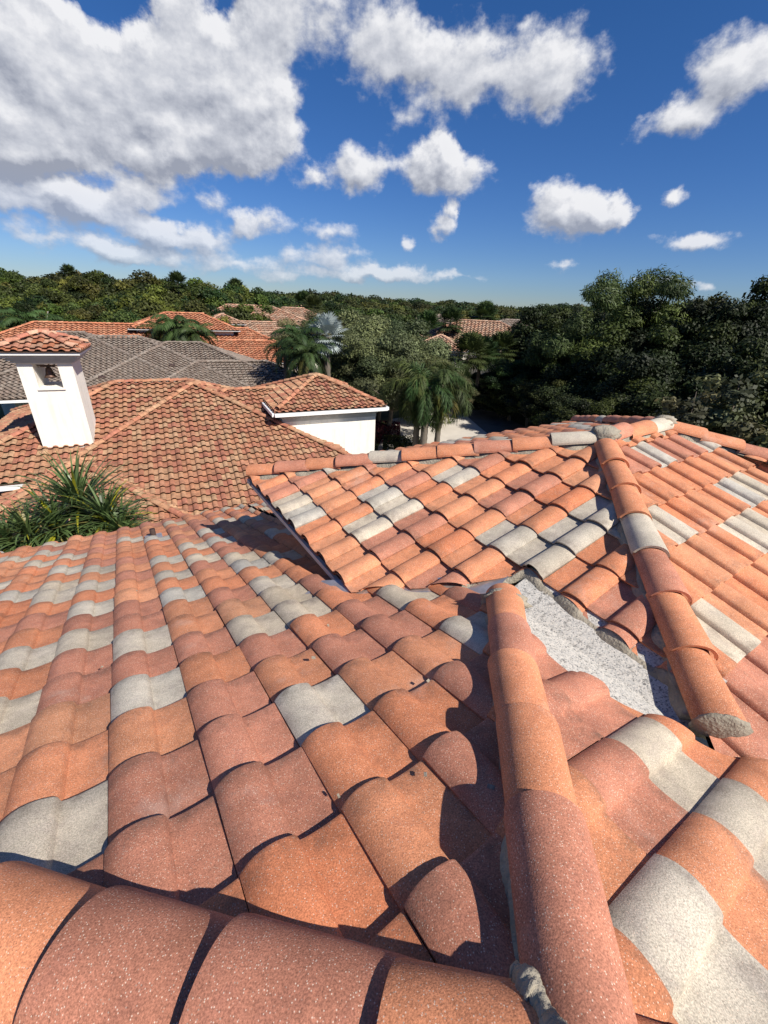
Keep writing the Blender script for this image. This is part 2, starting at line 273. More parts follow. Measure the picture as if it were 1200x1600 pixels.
# ------------------------------------------------------------------ roof tiles
ZZ = np.array([0, 0, 1.])
PROF_U = np.array([0, .03, .08, .14, .21, .28, .35, .42, .475, .505, .53, .55, .60, .70, .82, .92, 1.0])
PROF_H = np.array([.022, .031, .042, .051, .0565, .058, .0565, .0515, .0455, .041, .033, .0125, .0095, .008, .009, .0115, .014])
PROF2_U = np.array([0, .10, .27, .45, .54, .57, .78, 1.0]); PROF2_H = np.array([.020, .052, .064, .052, .034, .010, .006, .012])
def xy3(v): return np.array([v[0], v[1], 0.])

def tile_field(name, o, dn, tp, poly, mat, parent, pal, wt=.30, ex=.319, u0=0., v0=0., fine=True, seed=1, special=None, deck=True, jit=1.0, hscale=1.0):
    """o: point of the slope; dn: downhill direction (plan); poly: convex plan polygon; tiles laid from nose line v0 + k*ex.
    One mesh: every tile a curved shell with its own nose and side edge, cut to the slope's outline."""
    rng = np.random.default_rng(seed); o = np.array(o, float); dn = xy3(dn); ac = np.array([dn[1], -dn[0], 0.])
    p = math.atan(tp); Dv = dn * math.cos(p) - ZZ * math.sin(p); Nv = dn * math.sin(p) + ZZ * math.cos(p)
    P = np.array([[q[0], q[1]] for q in poly], float); area = 0.5 * np.sum(P[:, 0] * np.roll(P[:, 1], -1) - np.roll(P[:, 0], -1) * P[:, 1])
    if area < 0: P = P[::-1]
    rel = P - o[:2]; us = rel @ ac[:2]; vs = rel @ dn[:2] / math.cos(p)
    e0 = P; e1 = np.roll(P, -1, 0); ed = e1 - e0; nin = np.stack([-ed[:, 1], ed[:, 0]], 1); nin /= np.linalg.norm(nin, axis=1)[:, None]
    iu = np.arange(math.floor((us.min() - u0) / wt) - 1, math.ceil((us.max() - u0) / wt) + 1)
    iv = np.arange(math.floor((vs.min() - v0) / ex) - 1, math.ceil((vs.max() - v0) / ex) + 2)
    PU, PH = (PROF_U, PROF_H * .94) if fine else (PROF2_U, PROF2_H); PH = PH * hscale
    if fine: VS = np.array([-.06, .3, .7, .965, 1.0]) ; VD = np.array([0, 0, 0, 0, -.004])
    else: VS = np.array([-.05, 1.0]); VD = np.zeros(2)
    th = .015 if fine else .012; lift = .0245 if fine else .058 * hscale
    nu, nv = len(PU), len(VS)
    Uloc = np.tile(PU * wt, nv); Vloc = np.repeat(VS * ex, nu); Hloc = np.tile(PH, nv) + np.repeat(lift * VS + VD, nu)
    ns_u = PU * wt; ns_v = np.full(nu, ex); ns_h = PH + lift - .004 * fine
    V = [np.stack([Uloc, Vloc, Hloc], 1), np.stack([ns_u, ns_v, ns_h], 1), np.stack([ns_u, ns_v - .004, ns_h - th], 1)]
    sd_v = VS * ex; sd_h = PH[0] + lift * VS + VD
    V += [np.stack([np.zeros(nv), sd_v, sd_h], 1), np.stack([np.full(nv, .002), sd_v, sd_h - (.022 if fine else .045 * hscale)], 1)]
    V += [np.stack([ns_u, ns_v - .03, ns_h - th], 1), np.stack([ns_u, ns_v - .03, ns_h - lift - .005], 1)]
    b1x = nu * nv + 2 * nu; T = np.concatenate(V); F = []; gap_shade = np.ones(len(T)); DW = np.clip(np.maximum(np.interp(T[:, 1] / ex, [0, .3, .7, .965], [.35, .05, .12, 1.0]), np.interp(T[:, 0] / wt, [0, .05, .2, .45, .56, .7, .9, 1.0], [.7, .35, .0, .05, .55, .2, .4, .9])), 0, 1); gap_shade[-2 * nu:] = .10 if fine else .18; gap_shade[b1x:b1x + 2 * nv] = .85 if fine else .42  # shade in the gap under the nose and along side seams painted into tint
    for j in range(nv - 1):
        for i in range(nu - 1): a = j * nu + i; F.append((a, a + nu, a + nu + 1, a + 1))
    b0 = nu * nv
    for i in range(nu - 1): F.append((b0 + i, b0 + nu + i, b0 + nu + i + 1, b0 + i + 1))
    b1 = b0 + 2 * nu
    for j in range(nv - 1): F.append((b1 + j, b1 + nv + j, b1 + nv + j + 1, b1 + j + 1))
    b2 = b1 + 2 * nv
    for i in range(nu - 1): F.append((b2 + i, b2 + nu + i, b2 + nu + i + 1, b2 + i + 1))
    F = np.array(F); nT = len(T); verts = []; faces = []; tints = []; cut_any = False; n = 0
    cosp = math.cos(p); special = special or {}
    hue_row = {}
    for a in iu:
        for k in iv:
            uu = u0 + a * wt; vv = v0 + (k - 1) * ex
            cs = np.array([(uu, vv - .02), (uu + wt, vv - .02), (uu + wt, vv + ex), (uu, vv + ex)])
            xy = o[:2] + cs[:, :1] * ac[:2] + cs[:, 1:] * cosp * dn[:2]
            sdist = (xy[:, None, :] - e0[None]) * nin[None]; sdist = sdist.sum(2)
            if (sdist.max(0) < .0).any(): continue
            if (sdist.min() < 0): cut_any = True
            c = special.get((int(a), int(k))); rng = np.random.default_rng([seed, int(a) + 5000, int(k) + 5000])
            base = pal(rng, c, int(a), int(k))
            t = T.copy(); yaw = rng.normal(0, .004) * jit; t[:, 1] += rng.normal(0, .0025) * jit + yaw * (t[:, 0] - .15); t[:, 0] += rng.normal(0, .0012) * jit
            t[:, 2] += rng.normal(0, .0016) * jit + rng.normal(0, .004) * jit * (t[:, 1] / ex)
            q = o + (uu + t[:, :1]) * ac + (vv + t[:, 1:2]) * Dv + t[:, 2:] * Nv
            verts.append(q); faces.append(F + n); n += nT
            tints.append(np.concatenate([base[None] * gap_shade[:, None], DW[:, None]], 1))
    if not verts: return None
    verts = np.concatenate(verts); faces = np.concatenate(faces); tints = np.concatenate(tints)
    me = bpy.data.meshes.new(name); me.from_pydata(verts.tolist(), [], faces.tolist())
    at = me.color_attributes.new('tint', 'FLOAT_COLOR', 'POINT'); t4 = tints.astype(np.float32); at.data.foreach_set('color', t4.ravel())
    me.polygons.foreach_set('use_smooth', [True] * len(me.polygons))
    bm = bmesh.new(); bm.from_mesh(me)
    if cut_any:
        for i in range(len(P)):
            geom = bm.verts[:] + bm.edges[:] + bm.faces[:]
            bmesh.ops.bisect_plane(bm, geom=geom, dist=1e-5, plane_co=(e0[i, 0], e0[i, 1], 0), plane_no=(-nin[i, 0], -nin[i, 1], 0), clear_outer=True, clear_inner=False)
    if deck:                               # underlay sheet below the tiles
        lay = bm.verts.layers.float_color['tint']; vs_ = []
        for q in P:
            r = q - o[:2]; z = o[2] - tp * (r @ dn[:2]) - .012; v = bm.verts.new((q[0], q[1], z)); v[lay] = (.05, .03, .025, 1); vs_.append(v)
        bm.faces.new(vs_)
    bm.to_mesh(me); bm.free(); me.materials.append(mat); me.set_sharp_from_angle(angle=D2R(42)); me.update()
    ob = bpy.data.objects.new(name, me); COL.objects.link(ob)
    if parent: put(ob, parent)
    return ob

ORANGE = np.array([.60, .245, .125]); PINK = np.array([.485, .205, .130]); GREY = np.array([.50, .445, .355])
def pal_main(grey_p, pink_p):
    def f(rng, c, a, k):
        if c is None: c = 'g' if rng.random() < grey_p else ('p' if rng.random() < pink_p else 'o')
        base = dict(g=GREY, p=PINK, o=ORANGE)[c] * (1 + rng.normal(0, .055))
        if c == 'o': base = base * (1 - .0) + np.array([0, .016, .012]) * rng.normal(0, 1)
        if c == 'g': base = base + np.array([.02, .0, -.02]) * rng.normal(0, .8)
        return base
    return f

def caps(name, P0, d, n, ex, r0, r1, cols, mat, parent, start=0.0, fine=True, seed=0, droop=0.0, th=.017, arc=1.32):
    """barrel caps along a ridge or hip; d points downhill, every cap laps over the one below it... its wide nose lies at +d"""
    rng = np.random.default_rng(seed); P0 = np.array(P0, float); d = np.array(d, float); d = d / np.linalg.norm(d)
    s = np.cross(d, ZZ); s /= np.linalg.norm(s); up = np.cross(s, d)
    K = 25 if fine else 9; LS = [-.12, .0, .5, .95, 1.0] if fine else [-.1, 1.0]; verts = []; faces = []; tints = []; nb = 0
    for i in range(n):
        c = cols[i % len(cols)] if cols else None
        base = (dict(g=GREY, p=PINK, o=ORANGE)[c] * (1 + rng.normal(0, .04))) if isinstance(c, str) else c(rng)
        L_ = ex; a0 = start + i * ex; tw = rng.normal(0, .009); hh = rng.normal(0, .004)
        ring = []
        for t in LS:
            R = r0 + (r1 - r0) * max(t, 0) - (.003 if t == 1.0 and fine else 0); lift = .018 * max(t, 0) - (.012 if t < 0 else 0)
            for j in range(K):
                th_ = -arc + 2 * arc * j / (K - 1); ring.append(P0 + d * (a0 + t * L_) + s * (R * math.sin(th_) + tw * t) + up * (R * (math.cos(th_) - .35) * .92 + lift + hh))
        nl = len(LS); fs = [(q * K + j, q * K + j + 1, (q + 1) * K + j + 1, (q + 1) * K + j) for q in range(nl - 1) for j in range(K - 1)]
        b = len(ring); last = ring[(nl - 1) * K: nl * K]; ctr = P0 + d * (a0 + L_) + up * (-.35 * r1 + .018)
        ring += [v for v in last] + [v + (ctr - v) / np.linalg.norm(ctr - v) * th - d * .002 for v in last]
        fs += [(b + j, b + j + 1, b + K + j + 1, b + K + j) for j in range(K - 1)]
        # long side edges
        for e in (0, K - 1):
            b = len(ring); pe = [ring[q * K + e] for q in range(nl)]; ring += pe + [v - up * th for v in pe]
            fs += [(b + q, b + q + 1, b + nl + q + 1, b + nl + q) for q in range(nl - 1)]
        verts += ring; faces += [tuple(x + nb for x in f) for f in fs]; nb += len(ring); tints.append(np.tile(base, (len(ring), 1)))
    o = mesh_obj(name, verts, faces, mat, parent, tint=np.concatenate(tints), smooth=True)
    return o

def mortar_bed(name, P0, d, length, halfw, drop, mat, parent, seed=0, top=.0, bulge=.02, left=True, right=True, offs=0.0, drop_l=None, drop_r=None):
    """uneven trowelled mortar wedge below the caps, from their edge down to the tiles"""
    rng = np.random.default_rng(seed); P0 = np.array(P0, float); d = np.array(d, float); d = d / np.linalg.norm(d)
    s = np.cross(d, ZZ); s /= np.linalg.norm(s); up = np.cross(s, d); n = max(2, int(length / .022)); V = []; F = []
    dl = drop if drop_l is None else drop_l; dr = drop if drop_r is None else drop_r
    prof = [(-halfw - bulge, -dl), (-halfw - bulge * .75, -dl * .55), (-halfw * .97, -.004), (-halfw * .72, .012), (halfw * .72, .012), (halfw * .97, -.004), (halfw + bulge * .75, -dr * .55), (halfw + bulge, -dr)]
    w1 = rng.normal(0, 1, (n + 1, len(prof))); 
    for _ in range(5): w1[1:-1] = (w1[:-2] + w1[1:-1] * 1.0 + w1[2:]) / 3.0
    for i in range(n + 1):
        for j, (a, b) in enumerate(prof):
            k = w1[i, j] * .026
            V.append(P0 + d * (length * i / n) + s * (a + (k if a > 0 else -k)) + up * (top + b + w1[i, j] * .006))
    K = len(prof)
    F = [(i * K + j, i * K + j + 1, (i + 1) * K + j + 1, (i + 1) * K + j) for i in range(n) for j in range(K - 1)]
    F += [tuple(range(K))[::-1], tuple(n * K + j for j in range(K))]
    return mesh_obj(name, V, F, mat, parent, smooth=True)

# ------------------------------------------------------------------ our house (roof frame fitted to the photograph's tile grid)
A1 = np.array([.4481, .5646, -1.2524 + H]); A2 = np.array([1.9145, 3.6512, -1.0364 + H]); tp = .31031
av = np.array([-.56199, .82714, 0]); bv = np.array([.82714, .56199, 0]); W0, E0 = .30, .3190
def RP(al, be, z=0.0, o=A1):      # plan point from coordinates along a and b, measured from A1
    q = o + av * al + bv * be; return np.array([q[0], q[1], z])
def zA(al): return A1[2] - tp * al
house = thing('tiled_house', 'large house whose orange, pink and grey speckled tile roof fills the foreground', 'house', (0, 0, 0))
palM = pal_main(.13, .30)
sA = {k: 'g' for k in [(-1,6),(-1,4),(-1,2),(-1,0),(0,10),(0,-1),(0,-3),(1,5),(1,3),(1,1),(2,6),(2,4),(3,6),(3,8),(3,2),(4,2),(2,-2),(3,0),(3,-1),(3,-2),(2,-5),(5,-3),(5,-5),(-4,11),(-3,9),(-3,11),(-2,9),(-2,7),(-2,5),(-2,0),(-2,-2),(-1,-5),(2,12),(5,13),(-4,7),(-5,9),(-6,12),(-5,4),(6,4)]}
sA.update({k: 'p' for k in [(-2,2),(-1,-2),(-1,1),(0,-6),(0,-2),(0,1),(1,-6),(1,-5),(1,-2),(2,0),(2,3),(2,10),(3,-4),(4,-4),(4,-3),(0,4),(-3,2)]})
Ov = tuple(A1)
for a_ in range(-14, 12):
    for k_ in range(-12, 2):
        sA.setdefault((a_, k_), 'o' if (a_ * 7 + k_ * 13) % 5 else 'p')
AP = -.255                                    # apex of the hips (a, b)
EAVE_A = 6.62
def zfix(o, al, be): return (o[0] + av[0] * al + bv[0] * be, o[1] + av[1] * al + bv[1] * be)
def poly(pts): return [zfix(A1, a_, b_) for a_, b_ in pts]
H0 = .035                                     # clearance of the cut tiles from the hip line
# slope A, the big foreground slope
tile_field('main_roof_slope', A1, av, tp, poly([(AP + .02, AP - .02 ), (EAVE_A, -EAVE_A + 2 * AP + .05), (EAVE_A, .9), (.9 + H0, .9)]), M['tile'], house, palM, u0=-.95807, v0=2.655, seed=11, special=sA)
tile_field('main_roof_slope', A1, av, tp, poly([(.9 + H0, .9), (EAVE_A, .9), (EAVE_A, 1.0), (1.27, 1.0), (1.1257 + H0, 1.1257)]), M['tile'], house, palM, u0=-.95807, v0=2.655, seed=11, special=sA)
tile_field('main_roof_slope', A1, av, tp, poly([(3.85, 1.0), (EAVE_A, 1.0), (EAVE_A, 6.3), (3.85, 6.3)]), M['tile'], house, palM, u0=-.95807, v0=2.655, seed=11, special=sA)
# slope D, right of the foreground hip
sD = {(0, 2): 'g', (1, 2): 'g', (1, 0): 'g', (0, 0): 'o', (0, 1): 'p', (1, 1): 'o', (-1, 2): 'p', (-1, 1): 'p', (-2, 2): 'p', (2, 1): 'o', (2, 2): 'p', (2, 0): 'o', (1, -1): 'o', (2, -1): 'o', (-3, 2): 'o', (-2, 1): 'o', (-1, 3): 'o', (0, 3): 'o', (1, 3): 'o', (2, 3): 'g'}
def fD(pts, seed): tile_field('main_roof_slope', A1, bv, tp, poly(pts), M['tile'], house, palM, u0=-.155, v0=.30, seed=22, special=sD)
fD([(AP - .02, AP + .02), (1.03, 1.03 + H0), (1.0, 1.13), (.80, 1.03), (.62, .88), (.50, .83)], 21) if False else None
fD([(.42, .42 + H0), (.86, .86 + H0), (.60, .865), (.42, .865)], 22)
fD([(-.10, -.10 + H0), (.42, .42 + H0), (.42, .865), (-.10, 1.11)], 23)
fD([(AP, AP + H0), (-.10, -.10 + H0), (-.10, 1.11), (-3.0, 4.01), (-3.0, 2.50)], 24)
# slopes on the near side of the apex (behind and beside the viewer)
tile_field('main_roof_slope', A1, -bv, tp, poly([(AP, AP - .03), (3.0, -3.0 + 2 * AP - .05), (-2.2, -2.2 + .0)]), M['tile'], house, palM, seed=31) if False else None
def zpt(al, be, z): q = A1 + av * al + bv * be; return np.array([q[0], q[1], z])
zap = A1[2] - tp * AP
tile_field('rear_roof_slope', (zpt(AP, AP, zap)), -bv, tp, [tuple(zpt(a_, b_, 0)[:2]) for a_, b_ in [(AP, AP - .04), (3.2, -3.71 - .05), (-3.1, -3.71), (-3.1, -3.14)]], M['tile'], house, palM, seed=31)
tile_field('rear_roof_slope', (zpt(AP, AP, zap)), -av, tp, [tuple(zpt(a_, b_, 0)[:2]) for a_, b_ in [(AP - .04, AP), (-3.6, -3.5), (-3.6, 2.8)]], M['tile'], house, palM, seed=32)
# second roof: B (left slope), E (right slope), G (far slope), H (far right)
P2 = A2.copy(); lr = 1.06; EV = 2.501
def P2p(al, be): q = A1 + av * al + bv * be; return (q[0], q[1])
sB = {(1, 0): 'g', (0, 0): 'g', (-1, -2): 'g', (-2, -2): 'g', (-2, -1): 'g', (2, -2): 'g', (-2, -4): 'g', (-6, -5): 'g', (-5, -3): 'g', (-6, -3): 'g', (-6, -4): 'g', (3, -3): 'g', (-7, -5): 'g'}
for a_ in range(-14, 12):
    for k_ in range(-9, 2): sB.setdefault((a_, k_), 'p' if (a_ * 5 + k_ * 3) % 7 in (0, 3) else 'o')
aa, bb = 1.729, 2.9475
tile_field('gable_roof_slope', A2, -bv, tp, [P2p(*q) for q in [(1.1257, 1.36), (1.30, 1.02), (1.804, .447), (4.20, .447), (aa, bb - .03), (1.1257, 1.1257 + 1.2185 - .04)]], M['tile'], house, palM, u0=1.07244 + 0, v0=2.61257, seed=41, special=sB)
tile_field('gable_roof_slope', A2, -bv, tp, [P2p(*q) for q in [(1.1257, 1.36), (.55, 1.30), (.05, 1.27), (1.1257, 1.1257 + 1.2185 - .04)]], M['tile'], house, palM, u0=1.07244, v0=2.61257, seed=41, special=sB)
sE = {k: 'g' for k in [(-1, 0), (-4, 0), (-2, 2), (-3, 2), (0, 3), (-1, 3), (2, 2), (4, 4)]}
for a_ in range(-30, 14):
    for k_ in range(-3, 16): sE.setdefault((a_, k_), ('p' if (a_ * 5 + k_ * 3) % 5 == 0 else 'o') if k_ < 7 else None)
tile_field('gable_roof_slope', A2, -av, tp, [P2p(*q) for q in [(aa - .03, bb), (aa - .03, bb + lr), (-3.4, 9.1), (-3.4, 4.40), (-.093, 1.085)]], M['tile'], house, palM, u0=-.10718 - .09, v0=.4553, seed=43, special=sE)
tile_field('gable_roof_slope', A2, av, tp, [P2p(*q) for q in [(aa + .03, bb), (aa + .03, bb + lr), (aa + EV, bb + lr + EV), (aa + EV, bb - EV)]], M['tile'], house, palM, u0=.1, v0=.16, seed=44)
A3 = A2 + bv * lr
tile_field('gable_roof_slope', A3, bv, tp, [P2p(*q) for q in [(aa, bb + lr + .03), (aa + EV, bb + lr + EV), (aa - 5.1, bb + lr + 5.1 if False else bb + lr + EV), (aa - EV, bb + lr + EV)]], M['tile'], house, palM, seed=45)

# caps of every hip and ridge
hAF = av - bv - ZZ * tp; hC = av + bv - ZZ * tp; hC2 = -av - bv - ZZ * tp; hHR = bv - av - ZZ * tp
nrm = lambda v: np.array(v) / np.linalg.norm(v)
LIFT = .068
def bed(P, d, ln, seed, halfw=.088, drop=.085, **k): return mortar_bed('mortar_bed', P, d, ln, halfw, drop, M['mortar'], house, seed, top=-.035, **k)
apex = zpt(AP, AP, zap)
# foreground hip to the left: noses at .34 + k*.355
caps('hip_cap_row', apex + ZZ * (LIFT - .002) - nrm(av + bv) * .038, hAF, 14, .355, .136, .150, ['o', 'p', 'p', 'o', 'p', 'o', 'o', 'g', 'p', 'o', 'o', 'g', 'p', 'o'], M['cap'], house, start=-.02, seed=3)
bed(apex + ZZ * (LIFT + .005) - nrm(av + bv) * .038, hAF, 4.9, 5, halfw=.128)
# hip that runs away from the viewer; ends against slope B
LC = np.linalg.norm(hC)
caps('hip_cap_row', A1 + ZZ * (LIFT + .01), hC, 1, .64, .092, .108, ['p'], M['cap'], house, start=.07 - .64, seed=4)
caps('hip_cap_row', A1 + ZZ * (LIFT + .01), hC, 4, .345, .098, .108, ['o', 'o', 'p', 'o'], M['cap'], house, start=.07, seed=4)
def mortar_rope(name, pts, r, seed):
    rg = np.random.default_rng(seed); P_ = [np.array(p) + rg.normal(0, r * .03, 3) for p in pts]; mb = MB(); mb.tube(P_, [r * (1 + .22 * math.sin(i * .31 + seed)) * rg.uniform(.96, 1.04) for i, _ in enumerate(P_)], 9); v = np.array(mb.v); mb.v = (v + rg.normal(0, r * .03, v.shape)).tolist(); return mb.build(name, M['mortar'], house, True)
_d = nrm(hAF); _s = nrm(np.cross(_d, ZZ)); _u = np.cross(_s, _d); _o = apex + ZZ * (LIFT + .0) - nrm(av + bv) * .038
mortar_rope('joint_mortar', [_o + _d * (.080 * math.sin(abs(t)) + .022) + _s * .142 * math.sin(t) + _u * (.142 * (math.cos(t) - .35) * .92 - .008) for t in np.linspace(1.35, -.5, 60)], .024, 3)
bed(A1 + ZZ * (LIFT + .01) + nrm(hC) * -.55, hC, .55 + 1.38, 6)
# hip of the second roof, down to the grey mortar plug
caps('hip_cap_row', A2 + ZZ * (LIFT + .0), hC2, 7, .345, .098, .110, ['o', 'o', 'o', 'g', 'p', 'o', 'o'], M['cap'], house, start=.15, seed=7)
bed(A2 + ZZ * LIFT, hC2, 2.52, 8, bulge=.035)
caps('hip_cap_row', A2 + ZZ * LIFT, hAF, 9, .347, .095, .106, ['o', 'p', 'o', 'o', 'g', 'p', 'o', 'p', 'o'], M['cap'], house, start=.43 - .0, seed=9)
caps('hip_cap_row', A2 + ZZ * LIFT, hAF, 1, .42, .095, .104, ['g'], M['cap'], house, start=.02, seed=19)
bed(A2 + ZZ * LIFT, hAF, 3.53, 10)
caps('ridge_cap_row', A2 + ZZ * LIFT, bv, 3, .345, .097, .107, ['p', 'o', 'g'], M['cap'], house, start=.02, seed=13)
bed(A2 + ZZ * LIFT, bv, 1.06, 14, halfw=.085)
caps('hip_cap_row', A3 + ZZ * LIFT, hHR, 12, .36, .097, .107, ['o', 'o', 'p', 'g', 'o'], M['cap'], house, start=.03, seed=15)
bed(A3 + ZZ * LIFT, hHR, 4.2, 16)
caps('hip_cap_row', A3 + ZZ * LIFT, av + bv - ZZ * tp, 10, .345, .097, .107, ['p', 'p', 'o', 'p', 'p', 'g', 'o', 'p'], M['cap'], house, start=.05, seed=17)
bed(A3 + ZZ * LIFT, av + bv - ZZ * tp, 3.5, 18)
caps('hip_cap_row', apex + ZZ * LIFT, -av + bv - ZZ * tp, 8, .355, .098, .108, ['o', 'p'], M['cap'], house, start=.12, seed=23)
caps('hip_cap_row', apex + ZZ * LIFT, -av - bv - ZZ * tp, 8, .355, .098, .108, ['o', 'p'], M['cap'], house, start=.12, seed=24)

def lump(name, c, ax, ay, az, seed, mat, parent, n=3, rough=.18, squash=None):
    bm = bmesh.new(); bmesh.ops.create_icosphere(bm, subdivisions=n, radius=1.0); rng = np.random.default_rng(seed)
    ph = rng.uniform(0, 6, (6, 3)); c, ax, ay, az = map(np.array, (c, ax, ay, az)); V = []
    for v in bm.verts:
        q = np.array(v.co); k = 1 + rough * sum(math.sin(q @ (ph[i] * 1.7) + ph[i, 0] * 3) for i in range(6)) / 6
        q = q * k; V.append(c + q[0] * ax + q[1] * ay + q[2] * az)
    fs = [tuple(v.index for v in f.verts) for f in bm.faces]; bm.free()
    return mesh_obj(name, V, fs, mat, parent, smooth=True)
hd = nrm(hC2); hs_ = nrm(np.cross(hd, ZZ)); hu = np.cross(hs_, hd)
# plug of mortar in the open end of the last cap
e2 = A2 + ZZ * LIFT + hd * (.15 + 7 * .345)
lump('mortar_plug', e2 - hd * .002 + hu * -.008, hd * .028, hs_ * .106, hu * .092, 5, M['mortar'], house, rough=.25)
lump('mortar_plug', A2 + ZZ * (LIFT + .035), hC2 * .07, hs_ * .115, hu * .06, 6, M['mortar'], house, rough=.5)
lump('mortar_plug', A3 + ZZ * (LIFT + .03), bv * .10, av * .10, ZZ * .065, 8, M['mortar'], house, rough=.5)
ec = A1 + ZZ * (LIFT + .01) + nrm(hC) * 1.385
lump('mortar_plug', ec, nrm(hC) * .03, nrm(np.cross(hC, ZZ)) * .115, ZZ * .085, 11, M['mortar'], house, rough=.5)

# roll roofing in the dead valley between slope D and slope B, and the mortared tile edge above it
def zB(be): return A2[2] + tp * (be - bb)
def zDf(be): return A1[2] - tp * be
V = []; nseg = 14
for i in range(nseg + 1):
    al = .04 + (1.10 - .04) * i / nseg
    for be, zf in ((.80, zDf), (.90, zDf), (1.06, zDf), (1.1257, lambda b: zB(1.1257) + .012), (1.25, zB), (1.45, zB)):
        if be < 1.2: be = min(max(be, al + .03), 1.2)
        V.append(RP(al, be, max(zDf(be), zB(be)) + (.003 if be < 1.0 else .014)))
F = [(i * 6 + j, i * 6 + j + 1, (i + 1) * 6 + j + 1, (i + 1) * 6 + j) for i in range(nseg) for j in range(5)]
mesh_obj('valley_membrane', V, F, M['membrane'], house)
def edge_mortar(pts, seed, h=.075):
    """mortar packed under the cut tile edge: follows the wave of the tiles; pts in (a, b) on slope B"""
    rng = np.random.default_rng(seed); V = []; n = 90; P_ = np.array(pts); seg = np.linalg.norm(np.diff(P_, axis=0), axis=1); cum = np.r_[0, np.cumsum(seg)]
    for i in range(n + 1):
        t = cum[-1] * i / n; a_ = np.interp(t, cum, P_[:, 0]); b_ = np.interp(t, cum, P_[:, 1]); z = zB(b_)
        u = ((a_ - aa) - 1.07244) / W0 % 1.0; ph = np.interp(u, PROF_U, PROF_H) + .012
        j1, j2, j3 = .004 * math.sin(i * .31), .004 * math.sin(i * .47 + 1) + rng.normal(0, .0012), .004 * math.sin(i * .39 + 2) + rng.normal(0, .0012)
        V += [RP(a_, b_ - .050 + j1, z - .035), RP(a_, b_ - .036 + j2, z + .002 + j3 * .6), RP(a_, b_ - .016 + j3 * .6, z + ph * .45), RP(a_, b_ + .004, z + ph * .80), RP(a_, b_ + .05, z + ph - .014)]
    F = [(i * 5 + j, i * 5 + j + 1, (i + 1) * 5 + j + 1, (i + 1) * 5 + j) for i in range(n) for j in range(4)]
    return mesh_obj('edge_mortar', V, F, M['mortar'], house, smooth=True)
edge_mortar([(1.32, 1.0), (1.1257, 1.355), (.55, 1.30), (.05, 1.27)], 4)
# bent valley flashing showing between the two slopes
V = []
for i in range(13):
    al = 1.15 + .075 * i; be = 2.2513 - al
    for db, zf in ((-.16, None), (0.0, None), (.16, None)):
        b_ = be + db; z = max(zA(al), zB(b_)) + .016 + .004 * math.sin(i * 1.7 + db * 9); V.append(RP(al + db * .2, b_, z))
mesh_obj('valley_flashing', V, [(i * 3 + j, i * 3 + j + 1, i * 3 + j + 4, i * 3 + j + 3) for i in range(12) for j in range(2)], M['metal'], house)
# vent pipe standing on the big slope
vp = zpt(5.34, -.537, 0); vp[2] = zA(5.34)
mb = MB(); mb.tube([vp + ZZ * -.02, vp + ZZ * .16], .034, 12, cap=False); mb.tube([vp + ZZ * .155, vp + ZZ * .03], .029, 12); mb.build('vent_pipe', M['pipe'], house, True)
mb = MB(); mb.box(vp + ZZ * .045 - av * .03, av * .10, bv * .10, ZZ * .004); mb.build('pipe_flashing', M['metal'], house)

# fascia, gutter, soffit and walls of our house
def eave_band(p0, p1, out, name='fascia', z0=-.17, z1=.0, mat=None, parent=None, depth=.03):
    p0, p1, out = map(np.array, (p0, p1, out)); mb = MB(); c = (p0 + p1) / 2 + ZZ * (z0 + z1) / 2 + out * depth / 2; mb.box(c, (p1 - p0) / 2, out * depth / 2, ZZ * (z1 - z0) / 2)
    return mb.build(name, mat or M['white'], parent or house)
ze2 = zB(.4465)
c1 = RP(1.72, .475, ze2); c2 = RP(4.20, .475, ze2); c3 = RP(4.20, bb + lr + EV - .03, ze2)
eave_band(c1, c2, -bv, z0=-.045, z1=-.004, mat=M['drip']); eave_band(c2, c3, av, z0=-.07, z1=-.004, mat=M['drip'])
mb = MB(); mb.add([RP(1.6, .47, ze2 - .07), RP(4.2, .47, ze2 - .07), RP(4.2, .95, ze2 - .07), RP(1.6, .95, ze2 - .07)], [(0, 1, 2, 3)]); mb.build('soffit', M['stucco'], house)
def wall_box(al0, al1, be0, be1, z0, z1, name='wall', mat=None, parent=None):
    mb = MB(); p = RP((al0 + al1) / 2, (be0 + be1) / 2, (z0 + z1) / 2); mb.box(p, av * (al1 - al0) / 2, bv * (be1 - be0) / 2, ZZ * (z1 - z0) / 2); return mb.build(name, mat or M['stucco'], parent or house)
wall_box(.9, 3.75, .93, 6.0, 5.0, ze2 - .07)
zeA = zA(EAVE_A)
eave_band(RP(EAVE_A - .02, -7.0, zeA), RP(EAVE_A - .02, 6.5, zeA), av, z0=-.17, z1=-.01)
wall_box(-3.2, EAVE_A - .5, -3.2, 6.0, 0, zeA - .6)
mb = MB(); mb.box(RP(EAVE_A - .3, 0, zeA - .19), av * .3, bv * 6.4, ZZ * .01); mb.build('soffit', M['stucco'], house)

